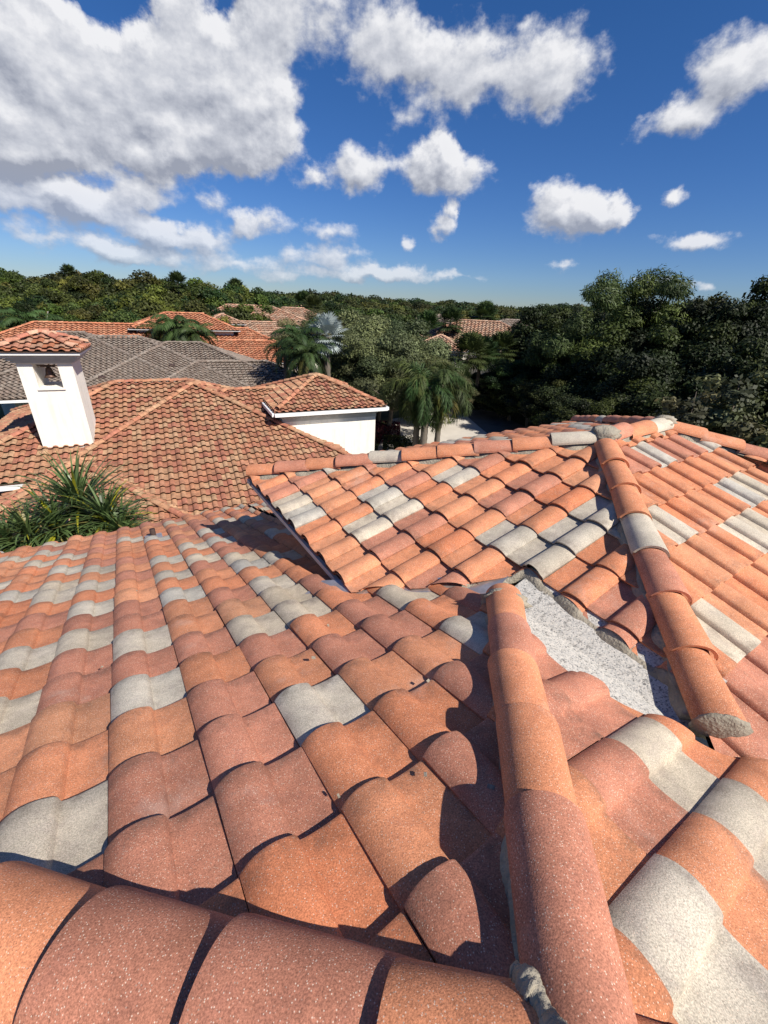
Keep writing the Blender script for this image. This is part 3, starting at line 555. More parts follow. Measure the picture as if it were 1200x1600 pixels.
# ------------------------------------------------------------------ neighbours: hip roofs of a common street direction
cv = np.array([-.44277, .89664, 0]); dv = np.array([.89664, .44277, 0]); tn = .4022
X0 = np.array([-8.51737, 18.4261, -3.52492 + H])
def old_cols(cols, var=.10):
    cols = [np.array(c) for c in cols]
    def f(rng, c=None, a=0, k=0): return cols[rng.integers(len(cols))] * (1 + rng.normal(0, var))
    return f
pal_terra = old_cols([(.44,.21,.12),(.41,.175,.105),(.44,.235,.135),(.46,.28,.165),(.38,.155,.10),(.43,.245,.145),(.42,.20,.12)], .06)
pal_brown = old_cols([(.27,.22,.18),(.29,.24,.20),(.25,.20,.165),(.32,.27,.225),(.27,.21,.17)], .06)
pal_orange = old_cols([(.52,.22,.12),(.50,.19,.10),(.55,.26,.15),(.46,.18,.10)])
pal_tan = old_cols([(.50,.32,.22),(.46,.27,.18),(.54,.37,.26),(.42,.28,.20),(.48,.26,.17)])
def hip_roof(P, Q, run, c, house_, pal, mat, tpn=tn, wt=.30, ex=.319, seed=0, capcol=None, sides='fblr', gut=True, hs=1.0, cap_r=.105, backrun=None):
    """P, Q: ridge ends (P left, Q right, may coincide); c: unit plan vector pointing to the back"""
    P = np.array(P, float); Q = np.array(Q, float); c = np.array(c, float); d = np.array([c[1], -c[0], 0.]); n = 0; br = backrun or run
    z = P[2]; FL = P - d * run - c * run; FR = Q + d * run - c * run; BL = P - d * br + c * br; BR = Q + d * br + c * br
    polys = {'f': ([P, Q, FR, FL] if np.linalg.norm(P - Q) > .01 else [P, FR, FL], -c), 'b': ([Q, P, BL, BR] if np.linalg.norm(P - Q) > .01 else [P, BL, BR], c),
             'l': ([P, FL, BL], -d), 'r': ([Q, BR, FR], d)}
    rng = np.random.default_rng(seed); u0 = rng.uniform(0, .3)
    for s in sides:
        pl, dn = polys[s]; o = P if s != 'r' else Q
        tile_field('roof_slope', o, dn, tpn, [tuple(q[:2]) for q in pl], mat, house_, pal, wt, ex, u0, rng.uniform(0, ex), fine=False, seed=seed + ord(s), hscale=hs)
    cc = capcol or [lambda r: pal(r)]
    L1 = lambda v: np.linalg.norm(v)
    if np.linalg.norm(P - Q) > .01: caps('ridge_cap_row', P + ZZ * .12, Q - P, int(L1(Q - P) / .345) + 1, .345, cap_r, cap_r + .008, cc, mat, house_, fine=False, seed=seed)
    for S, dd, rr in ((P, -d - c, run), (Q, d - c, run), (P, -d + c, br), (Q, d + c, br)):
        v = dd - ZZ * tpn; ln = rr * L1(v); caps('hip_cap_row', S + ZZ * .12, v, int(ln / .345), .345, cap_r, cap_r + .008, cc, mat, house_, fine=False, seed=seed + 3)
    if gut:
        ze = z - tpn * run
        for a_, b_, o_ in ((FL, FR, -c), (FR, BR, d), (BR, BL, c), (BL, FL, -d)):
            a_ = np.array([a_[0], a_[1], ze]); b_ = np.array([b_[0], b_[1], ze]); eave_band(a_, b_, o_, 'gutter', -.13 if wt < .32 else -.05, .005, M['white'] if wt < .32 else M['drip'], house_, .10)
    return FL, FR, BL, BR
def wall_rect(FL, FR, BL, BR, z0, z1, house_, inset=.45, mat=None):
    ctr = (FL + FR + BL + BR) / 4; ex_ = nrm((FR - FL)[:3] * (1, 1, 0)); ey = nrm((BL - FL)[:3] * (1, 1, 0))
    hx = np.linalg.norm((FR - FL)[:2]) / 2 - inset; hy = np.linalg.norm((BL - FL)[:2]) / 2 - inset
    mb = MB(); mb.box(np.array([ctr[0], ctr[1], (z0 + z1) / 2]), ex_ * hx, ey * hy, ZZ * (z1 - z0) / 2); return mb.build('wall', mat or M['stucco'], house_)
def NP(g, dd, z): return X0 + cv * g + dv * dd + ZZ * z

# --- the terracotta house next door
nh = thing('terracotta_house', 'white house with mottled red and tan barrel tiles and bell chimney, next door', 'house', tuple(NP(0, 0, -6 + 0)))
big = dict(c=cv, house_=nh, pal=pal_terra, mat=M['oldtile'], hs=1.15)
hip_roof(NP(0, 0, 0), NP(0, 0, 0), 9.2, seed=51, sides='fl', gut=False, backrun=.8, **big)
tile_field('roof_slope', NP(0, 0, 0), dv, tn, [tuple(NP(*q, 0)[:2]) for q in ((0, 0), (-5.4, 5.4), (.8, 5.4), (.8, .8))], M['oldtile'], nh, pal_terra, fine=False, seed=77)                 # front pyramid
FL, FR, BL, BR = hip_roof(NP(.62, -2.95, .03), NP(.62, -.2, .03), 5.2, seed=52, **big)                       # left section
wall_rect(FL, FR, BL, BR, 0, FL[2] * 0 + X0[2] + .03 - tn * 5.2 - .1, nh)
hip_roof(NP(-4.4, -3.96, -1.59), NP(-4.4, -3.96, -1.59), 4.6, seed=53, gut=True, **big)                      # low front wing
mbw = MB(); 
hip_roof(NP(-.1, 1.3, -.30), NP(-.1, 3.5, -.30), 2.5, seed=54, gut=False, **big)
mb = MB(); mb.box(NP(-1.0, 3.0, 0) * (1, 1, 0) + ZZ * 2.3, dv * 2.7, cv * 2.5, ZZ * 2.3); mb.build('wall', M['stucco'], nh)                             # right link
T = np.array([-3.13 * 1.1, 18.15 * 1.1, -2.85 * 1.1 + H])
FL, FR, BL, BR = hip_roof(T, T, 2.50, seed=55, **big)
zt = T[2] - tn * 2.50 - .12
w_ = wall_rect(FL, FR, BL, BR, 0, zt, nh, .38)
mb = MB()
ctr = (FL + FR + BL + BR) / 4
for k, (ins, z0, z1) in enumerate([(.30, zt - .16, zt), (.36, zt - .34, zt - .16)]):
    mb.box((ctr[0], ctr[1], (z0 + z1) / 2), dv * (2.50 - ins), cv * (2.50 - ins), ZZ * (z1 - z0) / 2)
mb.build('cornice', M['trim'], nh)
# bell chimney
chl = np.array([-11.7066, 13.4476, 0]); chr_ = np.array([-10.3539, 14.0701, 0]); ex_ = nrm(chr_ - chl); ey = np.array([-ex_[1], ex_[0], 0.]); wch = 1.46; dch = 1.30
cz0, cz1 = H - 6.1, H - 2.15; q0 = chl
oz0, oz1 = H - 2.95, H - 2.20; ox0, ox1 = .40, 1.06
mb = MB()
def chb(x0, x1, y0, y1, z0, z1): mb.box(q0 + ex_ * (x0 + x1) / 2 + ey * (y0 + y1) / 2 + ZZ * (z0 + z1) / 2, ex_ * (x1 - x0) / 2, ey * (y1 - y0) / 2, ZZ * (z1 - z0) / 2)
chb(0, wch, 0, dch, cz0, oz0); chb(0, ox0, 0, dch, oz0, oz1); chb(ox1, wch, 0, dch, oz0, oz1); chb(0, wch, 0, dch, oz1, cz1)
mb.build('chimney', M['stucco'], nh)
mb = MB(); chb(-.10, wch + .10, -.10, dch + .10, cz1, cz1 + .07); chb(-.17, wch + .17, -.17, dch + .17, cz1 + .07, cz1 + .15); chb(-.25, wch + .25, -.25, dch + .25, cz1 + .15, cz1 + .25)
mb.build('chimney_cornice', M['trim'], nh)
mb = MB(); chb(-.36, wch + .36, -.36, dch + .36, cz1 + .25, cz1 + .34); mb.build('chimney_gutter', M['white'], nh)
ctop = cz1 + .34 + .40 * (dch / 2 + .40)
pc = q0 + ey * dch / 2; Pl = pc + ex_ * (dch / 2) + ZZ * ctop; Pr = pc + ex_ * (wch - dch / 2) + ZZ * ctop
pal_peach = old_cols([(.44,.20,.13),(.47,.27,.18),(.38,.15,.10),(.45,.17,.09)])
rngc = dict(c=ey, house_=nh, pal=pal_peach, mat=M['oldtile'], tpn=.40, seed=60, gut=False)
hip_roof(Pl, Pr, dch / 2 + .40, **rngc)
mb = MB(); chb(ox0 - .03, ox1 + .05, -.05, .04, oz0 - .05, oz0 + .005); mb.build('opening_sill', M['stucco'], nh)
bell = thing('bell', 'small dark bronze bell hanging in the chimney opening', 'bell', tuple(q0 + ex_ * .70 + ey * .4 + ZZ * (oz1 - .5)))
bc_ = q0 + ex_ * .70 + ey * .42
mb = MB(); zb = oz1 - .14
mb.tube([bc_ + ZZ * (zb - h_) for h_ in (0, .03, .10, .20, .28, .33)], [.03, .075, .095, .115, .15, .18], 20, cap=True); mb.build('bell_body', M['bronze'], bell, True)
mb = MB(); mb.box(bc_ + ZZ * (zb + .03), ex_ * .2, ey * .03, ZZ * .035); mb.tube([bc_ + ex_ * -.29 + ZZ * (zb + .04), bc_ + ex_ * .29 + ZZ * (zb + .04)], .015, 8); mb.build('yoke', M['bronze'], bell)
mb = MB(); chb(.41, .99, .05, .75, oz0 + .005, oz0 + .05); mb.build('bell_ledge', M['dark'], nh) if False else None

# --- grey-brown roof behind it
SC = 1.13
def MP(x, y, z): return np.array([x * SC, y * SC, z * SC + H])
mh = thing('brown_roof_house', 'house with a wide weathered grey brown tile roof behind the bell chimney', 'house', tuple(MP(-13, 28, -H / SC)))
bm_ = dict(c=cv, house_=mh, pal=pal_brown, mat=M['oldtile'], hs=1.25, capcol=[lambda r: pal_brown(r) * .78])
def mrun(z): return (z * SC + 5.62) / tn
a_ = MP(-18.68, 26.84, -2.44); hip_roof(a_ - dv * 2.2, a_, mrun(-2.44), seed=61, **bm_)
a_, b_ = MP(-17.98, 26.7, -2.60), MP(-15.83, 27.83, -2.60); hip_roof(a_, b_, mrun(-2.6), seed=62, gut=False, **bm_)
a_, b_ = MP(-14.23, 27.89, -2.86), MP(-12.41, 28.74, -2.86); hip_roof(a_, b_, mrun(-2.86), seed=63, gut=False, **bm_)
a_, b_ = MP(-11.89, 26.6, -3.74), MP(-8.15, 28.36, -3.74); F4 = hip_roof(a_, b_, mrun(-3.74), seed=64, **bm_)
a_ = MP(-7.3, 27.87, -4.06); hip_roof(a_, a_, mrun(-4.06), seed=65, gut=False, **bm_)
mb = MB(); mb.box(MP(-13, 27.5, 0) * (1, 1, 0) + ZZ * 1.9, dv * 9.5, cv * 3.0, ZZ * 1.9); mb.build('wall', M['stucco_c'], mh)
for px_, yy in ((-15.6, 23.1), (-12.9, 25.6)):
    p_ = MP(px_, yy, 0); zz_ = H - 2.44 * SC - tn * 0
    a0 = MP(-18.68, 26.84, -2.44); g_ = (p_ - a0) @ cv; p_[2] = a0[2] + tn * g_ + .1
    mb = MB(); mb.box(p_ + ZZ * .03, dv * .17, cv * .12, ZZ * .07); mb.build('roof_vent', M['pipe'], mh)

# --- more distant houses
def far_house(name, label, parts, pal, walls=True, s=1.6, wallz=None, hsx=1.6):
    h = thing(name, label, 'house', (parts[0][0][0], parts[0][0][1], 0))
    for i, (P_, len_, run, cc) in enumerate(parts):
        c_ = np.array(cc); d_ = np.array([c_[1], -c_[0], 0]); P_ = np.array(P_, float); P_[2] += H
        FL, FR, BL, BR = hip_roof(P_, P_ + d_ * len_, run, c_, h, pal, M['oldtile'], wt=.30 * s, ex=.319 * s, seed=int(abs(P_[0] * 7 + i)) + 70, hs=hsx, cap_r=.12)
        if walls: wall_rect(FL, FR, BL, BR, 0, P_[2] - tn * run - .05, h, .5)
    return h
def bear(deg, y, z): return (math.tan(D2R(deg)) * y, y, z)
far_house('orange_roof_house', 'orange tiled two level house behind the grey brown roof', [
    (bear(-26.6, 43, -1.75), 3.2, 3.0, cv), (bear(-26.5, 42, -2.9), 7.0, 5.2, cv), (bear(-38.6, 37.5, -2.75), 8.0, 3.6, cv), (bear(-22.0, 40, -3.7), 5.0, 3.6, cv)], pal_orange, s=1.25, hsx=1.3)
far_house('brown_orange_house', 'patchy red and brown roofed house beyond the orange one, with white turret', [
    (bear(-19.9, 68, -1.2), 6.5, 6.0, cv), (bear(-14.6, 72, -1.3), 4.5, 5.0, cv), (bear(-20.6, 57, -2.1), .05, 2.4, cv), (bear(-18.6, 58, -2.9), 5.0, 4.0, cv), (bear(-18.0, 52, -3.7), 4.0, 3.0, cv)], pal_tan, s=1.7)
far_house('tan_roof_house', 'pale tan tiled house half hidden by palms, right of the middle', [
    (bear(8.4, 62, -1.55), 5.0, 5.4, (.2, .98, 0)), (bear(6.0, 54, -3.1), .05, 3.4, (.2, .98, 0)), (bear(13.0, 60, -2.3), .05, 2.6, (.2, .98, 0))], pal_tan, s=1.6)
for i, (bg_, yy, zz, ln, rn, pl_, lb) in enumerate([
    (-11.8, 110, -1.4, 7, 5, pal_tan, 'low tan roof house just left of the distant white tower'), (-8.6, 135, -1.3, 5, 5, pal_tan, 'small distant house with pale hip roof left of the oak top'),
    (-5.3, 140, -1.2, 10, 5, pal_tan, 'long low brown roof house on the far treeline'), (-1.6, 160, -1.0, 6, 5, pal_tan, 'most distant tan roof house at the end of the row'),
    (4.6, 95, -1.6, 4, 5, pal_brown, 'grey brown roof house peeping out behind the tan one'), (13.6, 105, -2.0, 5, 4, pal_brown, 'small dark roof house right of the tan one'), (17.5, 90, -2.2, 4, 4, pal_tan, 'pale gable glimpsed between the dark trees')]):
    far_house('distant_house', lb, [(bear(bg_, yy, zz), ln, rn, cv)], pl_, s=3.0, hsx=2.5)

# ------------------------------------------------------------------ ground
def ground_mat():
    m, nt, b = new_mat('lawn_ground'); L = nt.links.new; g = NN(nt, 'ShaderNodeTexCoord')
    n = NN(nt, 'ShaderNodeTexNoise', i_Scale=.25, i_Detail=9.0, i_Roughness=.7); L(g.outputs['Object'], n.inputs['Vector'])
    r = NN(nt, 'ShaderNodeValToRGB'); L(n.outputs['Fac'], r.inputs[0]); r.color_ramp.elements[0].position = .3; r.color_ramp.elements[1].position = .72
    r.color_ramp.elements[0].color = (.018, .030, .010, 1); r.color_ramp.elements[1].color = (.075, .095, .03, 1); L(r.outputs[0], b.inputs['Base Color'])
    b.inputs['Roughness'].default_value = .95
    return m
gm = ground_mat()
mb = MB(); mb.add([(-2500, -600, 0), (2500, -600, 0), (2500, 2600, 0), (-2500, 2600, 0)], [(0, 1, 2, 3)])
tag(mb.build('ground', gm), kind='structure', label='dark green lawn and undergrowth floor')
def sheet(name, pts, z, mat, label): 
    mb = MB(); mb.add([(x, y, z) for x, y in pts], [tuple(range(len(pts)))]); return tag(mb.build(name, mat), kind='structure', label=label)
def gp(px, py, z=0.0):            # where the line of sight of a photo pixel meets the height z
    v = (px - 600) / 651.83 * cr + (800 - py) / 651.83 * cu + cf; t = (z - H) / v[2]; return (v[0] * t, v[1] * t)
sheet('driveway', [gp(612, 655), gp(700, 640), gp(760, 640), gp(830, 690), gp(860, 760), gp(600, 760), gp(590, 700)], .02, M['conc'], 'pale concrete driveway behind the palms')
sheet('street', [gp(735, 628), gp(752, 634), gp(1010, 760), gp(860, 760), gp(740, 660), gp(718, 640)], .032, M['asphalt'], 'grey street curving beside the dark trees')
# ------------------------------------------------------------------ vegetation
def leaf_mesh(name, pts, nrm_, size, aspect, rng, mat, tint, curl=.25, dirs=None):
    """many leaf-sized faces: each a folded pair of quads around its own centre"""
    n = len(pts); nn = nrm_ / (np.linalg.norm(nrm_, axis=1)[:, None] + 1e-9)
    t = rng.normal(size=(n, 3)) if dirs is None else dirs + rng.normal(size=(n, 3)) * .35
    t -= nn * (t * nn).sum(1)[:, None]; t /= np.linalg.norm(t, axis=1)[:, None] + 1e-9; b = np.cross(nn, t)
    sz = size * rng.uniform(.6, 1.35, (n, 1)); L_ = sz * aspect; Wd = sz
    drop = nn * (-curl) * sz
    v = np.stack([pts - t * L_ * .5, pts - b * Wd * .5 + drop * .5, pts + t * L_ * .5 + drop, pts + b * Wd * .5 + drop * .5], 1).reshape(-1, 3)
    f = (np.arange(n)[:, None] * 4 + np.arange(4)[None]).tolist()
    me = bpy.data.meshes.new(name); me.from_pydata(v.tolist(), [], f)
    at = me.color_attributes.new('tint', 'FLOAT_COLOR', 'POINT'); c = np.ones((n * 4, 4), np.float32); c[:, :3] = np.repeat(tint, 4, 0); at.data.foreach_set('color', c.ravel())
    me.materials.append(mat); return me

def crown_mesh(name, seed, n, size, mat, aspect=1.5, clumps=46, squat=.72, droop=0.0, tints=((1, 1, 1), (1.5, 1.25, .9), (.65, .75, .8)), clump_r=.24, top=1.0, lean=0.0):
    """unit crown (radius 1) of leaf clumps set through an uneven dome with gaps between them"""
    rng = np.random.default_rng(seed); C_ = []; R_ = []
    while len(C_) < clumps:
        q = rng.normal(size=3); q /= np.linalg.norm(q); r = rng.uniform(.28, 1.0) ** .6
        if q[2] < -.55: continue
        q = q * r * (1 + .16 * math.sin(3 * math.atan2(q[1], q[0]) + seed) + .12 * rng.normal()); q[2] = q[2] * squat * (top if q[2] > 0 else .85)
        q[0] += lean * q[2]; C_.append(q); R_.append(clump_r * rng.uniform(.6, 1.35))
    C_ = np.array(C_); R_ = np.array(R_); pk = rng.choice(len(C_), n, p=R_ ** 2 / np.sum(R_ ** 2))
    d = rng.normal(size=(n, 3)); d /= np.linalg.norm(d, axis=1)[:, None]; d[:, 2] = np.where(d[:, 2] < -.2, d[:, 2] * .5, d[:, 2])
    rr = R_[pk][:, None] * rng.uniform(.35, 1.12, (n, 1)) ** .55
    pts = C_[pk] + d * rr * np.array([1, 1, .72]); pts += rng.normal(size=pts.shape) * .02
    tn_ = np.array(tints); cl = tn_[rng.integers(len(tn_), size=len(C_))] * rng.uniform(.75, 1.25, (len(C_), 1)); tint = cl[pk] * rng.uniform(.65, 1.35, (n, 1))
    nor = d + rng.normal(size=d.shape) * .55 + np.array([0, 0, .35]); dirs = None
    if droop: dirs = d * .4 + np.array([.5, .2, -droop])
    return leaf_mesh(name, pts, nor, size, aspect, rng, mat, tint, dirs=dirs), C_

def trunk_mesh(name, seed, C_, rad=.05, base=-1.9, mat=None, limbs=9):
    rng = np.random.default_rng(seed); mb = MB(); top = np.array([0, 0, -.25])
    p = [np.array([0, 0, base]), np.array([rng.normal(0, .03), rng.normal(0, .03), base * .6]), np.array([rng.normal(0, .06), rng.normal(0, .06), base * .3]), top]
    mb.tube(p, [rad * 1.5, rad, rad * .85, rad * .7], 8)
    for k in rng.choice(len(C_), min(limbs, len(C_)), replace=False):
        e = C_[k] * .9; m_ = (p[2] if k % 2 else top) ; mid = (m_ + e) / 2 + rng.normal(0, .06, 3)
        mb.tube([m_, mid, e], [rad * .5, rad * .32, rad * .1], 6)
    me = bpy.data.meshes.new(name); me.from_pydata(mb.v, [], mb.f); me.polygons.foreach_set('use_smooth', [True] * len(me.polygons)); me.materials.append(mat or M['bark']); return me

KIND = {}
def kind(key, seeds, **k):
    KIND[key] = []
    for s_ in seeds:
        me, C_ = crown_mesh('crown', s_, **k); KIND[key].append((me, trunk_mesh('trunk', s_, C_)))
T_GREEN = ((1, 1, 1), (1.6, 1.35, .9), (.6, .7, .7), (1.3, 1.05, 1.0), (2.0, 1.5, 1.2))
kind('green', [1, 2, 3, 4], n=30000, size=.040, mat=M['foliage'], tints=T_GREEN)
kind('far', [11, 12, 13], n=12000, size=.06, mat=M['foliage_mid'], tints=T_GREEN, clumps=30, clump_r=.30, squat=.62)
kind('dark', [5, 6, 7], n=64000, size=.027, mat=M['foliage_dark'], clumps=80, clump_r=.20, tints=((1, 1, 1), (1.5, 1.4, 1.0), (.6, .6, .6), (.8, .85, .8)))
kind('olive', [8, 9], n=60000, size=.021, aspect=2.4, mat=M['foliage_olive'], clumps=70, clump_r=.23, tints=((1, 1, 1), (1.25, 1.2, 1.1), (.65, .7, .65)))
kind('feather', [10], n=60000, size=.0125, aspect=5.0, mat=M['foliage_feather'], clumps=70, clump_r=.20, droop=.35, squat=.95, lean=.1, tints=((1, 1, 1), (1.6, 1.5, 1.1), (.7, .75, .7)))
kind('shrub', [14], n=9000, size=.055, mat=M['foliage_olive'], clumps=40, clump_r=.22, squat=.8, tints=((1, 1, 1), (1.4, 1.3, 1.2), (.6, .6, .6)))
tree_no = 0
def tree(k, x, y, ztop, r, label, group, name='broadleaf_tree', cat='tree', hstretch=1.0, rot=None, var=None):
    """ztop: height of the crown's top above the ground"""
    global tree_no
    vs = KIND[k]; cm, tm = vs[(tree_no if var is None else var) % len(vs)]; tree_no += 1
    rng = random.Random(tree_no * 7 + 1); sq = r * hstretch * rng.uniform(.95, 1.05); zc = ztop - .80 * sq
    t = thing(name, label, cat, (x, y, 0), group); c = bpy.data.objects.new('crown', cm); tr = bpy.data.objects.new('trunk', tm)
    a = rng.uniform(0, 6.28) if rot is None else rot
    for o in (c, tr): COL.objects.link(o); o.parent = t; o.location = (0, 0, zc); o.scale = (r, r, sq); o.rotation_euler = (0, 0, a)
    tr.scale = (r, r, max(sq, zc / 1.85))
    return t
def px2(px, y):                    # bearing of a photo column at the horizon
    return (px - 600) / 724 * y
def ztop(px, py, y):               # height that reaches photo row py at distance y
    return H - (py - (476 + .0545 * (px - 600))) / 814 * y

# dark wood on the right
dark = [('feather', 950, 440, 29, 4.1, 1.3, 'tall feathery casuarina with pale bare limbs, highest crown right of the middle'),
 ('dark', 1080, 470, 27, 4.2, 1.1, 'dark oak right of the casuarina, its top just below a small cloud'), ('dark', 1145, 466, 24, 3.4, 1.1, 'dark oak between the rounded oak and the right frame edge'),
 ('dark', 1215, 450, 24, 3.9, 1.15, 'tallest dark oak at the right edge of the picture'), ('dark', 1310, 450, 26, 4.6, 1.1, 'dark oak mostly beyond the right frame edge'),
 ('dark', 865, 474, 36, 4.2, 1.0, 'rounded dark tree left of the casuarina with its top at the skyline'), ('dark', 838, 500, 54, 5.0, 1.0, 'dark tree behind the curve of the street'),
 ('dark', 1020, 520, 23, 4.0, 1.0, 'dark bushy tree below the casuarina on its right'), ('dark', 930, 540, 32, 4.0, 1.0, 'dark bushy tree below the casuarina on its left'),
 ('dark', 1130, 540, 20, 3.6, 1.0, 'dark glossy leaved tree low on the right above the far ridge'), ('dark', 860, 560, 37, 3.6, .9, 'low dark tree where the lawn strip meets the wood'),
 ('dark', 808, 565, 40, 3.2, .8, 'low dark tree directly right of the foxtail palms'), ('dark', 960, 610, 22, 3.2, .8, 'low dark understorey tree straight above the ridge end'),
 ('dark', 1220, 560, 19, 3.6, 1.0, 'dark understorey tree at the right frame edge'), ('dark', 905, 628, 25, 2.2, .7, 'lowest dark tree beside the street'), ('dark', 1060, 600, 19, 3.0, .8, 'dark understorey tree above the right hip caps'),
 ('dark', 1000, 480, 40, 6, 1.0, 'dark backing tree far behind the casuarina'), ('dark', 1120, 490, 36, 6, 1.0, 'dark backing tree far behind the right oaks'), ('dark', 930, 500, 42, 6, 1.0, 'dark backing tree behind the left side of the casuarina'), ('dark', 800, 606, 41, 3.2, .8, 'dark bush mass where the street meets the wood, leftmost of four'), ('dark', 842, 600, 37, 3.2, .8, 'dark bush mass beside the street, second of four from the left'), ('dark', 886, 605, 33, 3.0, .8, 'dark bush mass beside the street, third of four from the left'), ('dark', 945, 640, 24, 2.6, .8, 'dark bush mass behind the ridge, rightmost of four'),
 ('dark', 742, 588, 46, 2.6, .8, 'dark tree beyond the street end')]
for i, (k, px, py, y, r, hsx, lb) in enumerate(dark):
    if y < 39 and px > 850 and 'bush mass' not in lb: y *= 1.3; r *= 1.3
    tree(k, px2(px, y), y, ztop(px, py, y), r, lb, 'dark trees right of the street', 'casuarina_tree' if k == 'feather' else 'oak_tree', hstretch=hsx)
for px, py, y, r, lb in [(1140, 640, 13, 2.0, 'pale grey green bush behind the right hip, left one of two'), (1210, 600, 14, 2.4, 'pale grey green bush at the right frame edge behind the hip')]:
    tree('shrub', px2(px, y), y, ztop(px, py, y), r, lb, 'bushes behind the right hip', 'bush', 'bush')
# olive oaks in the middle
for px, py, y, r, hsx, lb in [(585, 494, 36, 4.6, 1.0, 'fine leaved olive green oak in the middle, its top by the distant roofs'), (628, 508, 42, 3.6, 1.0, 'olive oak right of the middle one, left of the tan roof house'),
  (545, 520, 33, 3.6, .9, 'olive oak directly right of the silver palm'), (600, 560, 31, 3.6, .8, 'lower olive oak above the tower roof'), (665, 560, 37, 2.8, .8, 'small olive oak behind the foxtail palms'),
  (490, 488, 52, 4.2, .8, 'dark olive crown left of and behind the silver palm'), (690, 595, 36, 2.4, .8, 'low olive bushy tree right of the foxtail palms'), (560, 500, 55, 5, .8, 'farther olive tree behind the middle oak')]:
    tree('olive', px2(px, y), y, ztop(px, py, y), r, lb, 'olive green oaks in the middle', 'oak_tree', hstretch=hsx)
# wooded belt on the left behind the houses
left = []
rr = random.Random(5)
skyl = [(0,424),(40,422),(75,426),(100,421),(140,420),(170,425),(210,432),(260,434),(300,436),(345,446),(380,449),(420,452),(445,455),(480,452),(520,455),(560,459),(600,466),(640,466),(690,468),(720,470),(760,474),(790,478),(830,478),(860,474)]
def sk(px): return np.interp(px, [a for a, b in skyl], [b for a, b in skyl])
for row, (y, dpy, n, r0, x0, x1) in enumerate([(84, 0, 13, 6.2, -60, 420), (72, 14, 13, 5.8, -60, 400), (62, 30, 12, 5.0, -60, 370), (54, 48, 11, 4.4, -70, 330), (50, 66, 9, 3.6, -60, 250)]):
    for i in range(n):
        px = x0 + (x1 - x0) * (i + rr.uniform(.2, .8)) / n; yy = y + rr.uniform(-4, 4); left.append((px, sk(px) + dpy + rr.uniform(-3, 7 + row * 2), yy, r0 * rr.uniform(.85, 1.2), row))
ORD = 'first second third fourth fifth sixth seventh eighth ninth tenth eleventh twelfth thirteenth fourteenth fifteenth sixteenth seventeenth eighteenth nineteenth twentieth'.split() + [f'{a}' for a in ('twenty-first twenty-second twenty-third twenty-fourth twenty-fifth twenty-sixth twenty-seventh twenty-eighth twenty-ninth thirtieth'.split())]
wor = ['on the skyline of the left wood', 'just below the left skyline', 'in the middle tier of the left wood', 'in the lower tier of the left wood', 'at the foot of the left wood']
tone = ['wide', 'rounded', 'dense', 'lumpy', 'spreading', 'loose']
for i, (px, py, y, r, row) in enumerate(left):
    where = 'above the chimney' if px < 110 else 'between chimney and palm' if px < 200 else 'above the round palm' if px < 290 else 'behind the orange roof'
    if px < 0: where = 'at the left frame edge'
    tier = sorted(q[0] for q in left if q[4] == row).index(px)
    tree('green', px2(px, y), y, ztop(px, py, y), r, f'green tree {wor[row]}, {ORD[tier]} from the left', 'trees of the left wood', hstretch=.95)
# receding trees toward the skyline in the middle
far = []
for row, (y, dpy, n, r0, x0, x1) in enumerate([(230, 0, 30, 11, 400, 960), (170, 3, 26, 8, 400, 900), (125, 9, 24, 6.2, 400, 900), (95, 16, 17, 5.0, 400, 900), (76, 26, 12, 4.2, 440, 900)]):
    for i in range(n):
        px = x0 + (x1 - x0) * (i + rr.uniform(.1, .9)) / n
        if row >= 2 and 640 < px < 830: continue
        if row >= 1 and px < 520 and row < 3 and 520 > px > 440 and rr.random() < .5: continue
        yy = y * rr.uniform(.94, 1.06); py = sk(px) + dpy + rr.uniform(-1, 3 + row); tree('far', px2(px, yy), yy, ztop(px, py, yy), r0 * rr.uniform(.85, 1.25),
            ['rounded crown on the far skyline', 'crown just below the far skyline', 'bushy tree of the distant neighbourhood', 'bushy tree among the far roofs', 'bushy tree behind the olive oaks'][row] + f', {ORD[i]} from the left',
            'distant trees of the middle skyline', hstretch=.8)
for i in range(12):
    px = 655 + 14 * i; tree('far', px2(px, 140), 140, ztop(px, sk(px) + 12, 140), 6.5, f'bushy crown between the skyline and the tan roof, {ORD[i]} from the left', 'distant trees of the middle skyline', hstretch=.8)
# one mass of woodland to the horizon
mb = None
rngw = np.random.default_rng(9); n = 26000; yy = rngw.uniform(250, 900, n); xx = rngw.uniform(-1.3, 1.5, n) * yy; zz_ = 6 + 5 * rngw.uniform(0, 1, n) + 1.2 * np.sin(xx * .06) + np.cos(yy * .05)
nor = rngw.normal(size=(n, 3)) * .6 + np.array([0, -.4, .9]); tw = np.array([1, 1, 1.]) * rngw.uniform(.4, 1.4, (n, 1))
wm = leaf_mesh('distant_woodland', np.stack([xx, yy, zz_ - rngw.uniform(0, 7, n)], 1), nor, 5.5, 1.2, rngw, M['foliage_mid'], tw)
wob = bpy.data.objects.new('distant_woodland', wm); COL.objects.link(wob); tag(wob, 'unbroken dark green woodland reaching the horizon', 'woodland', kind='stuff')

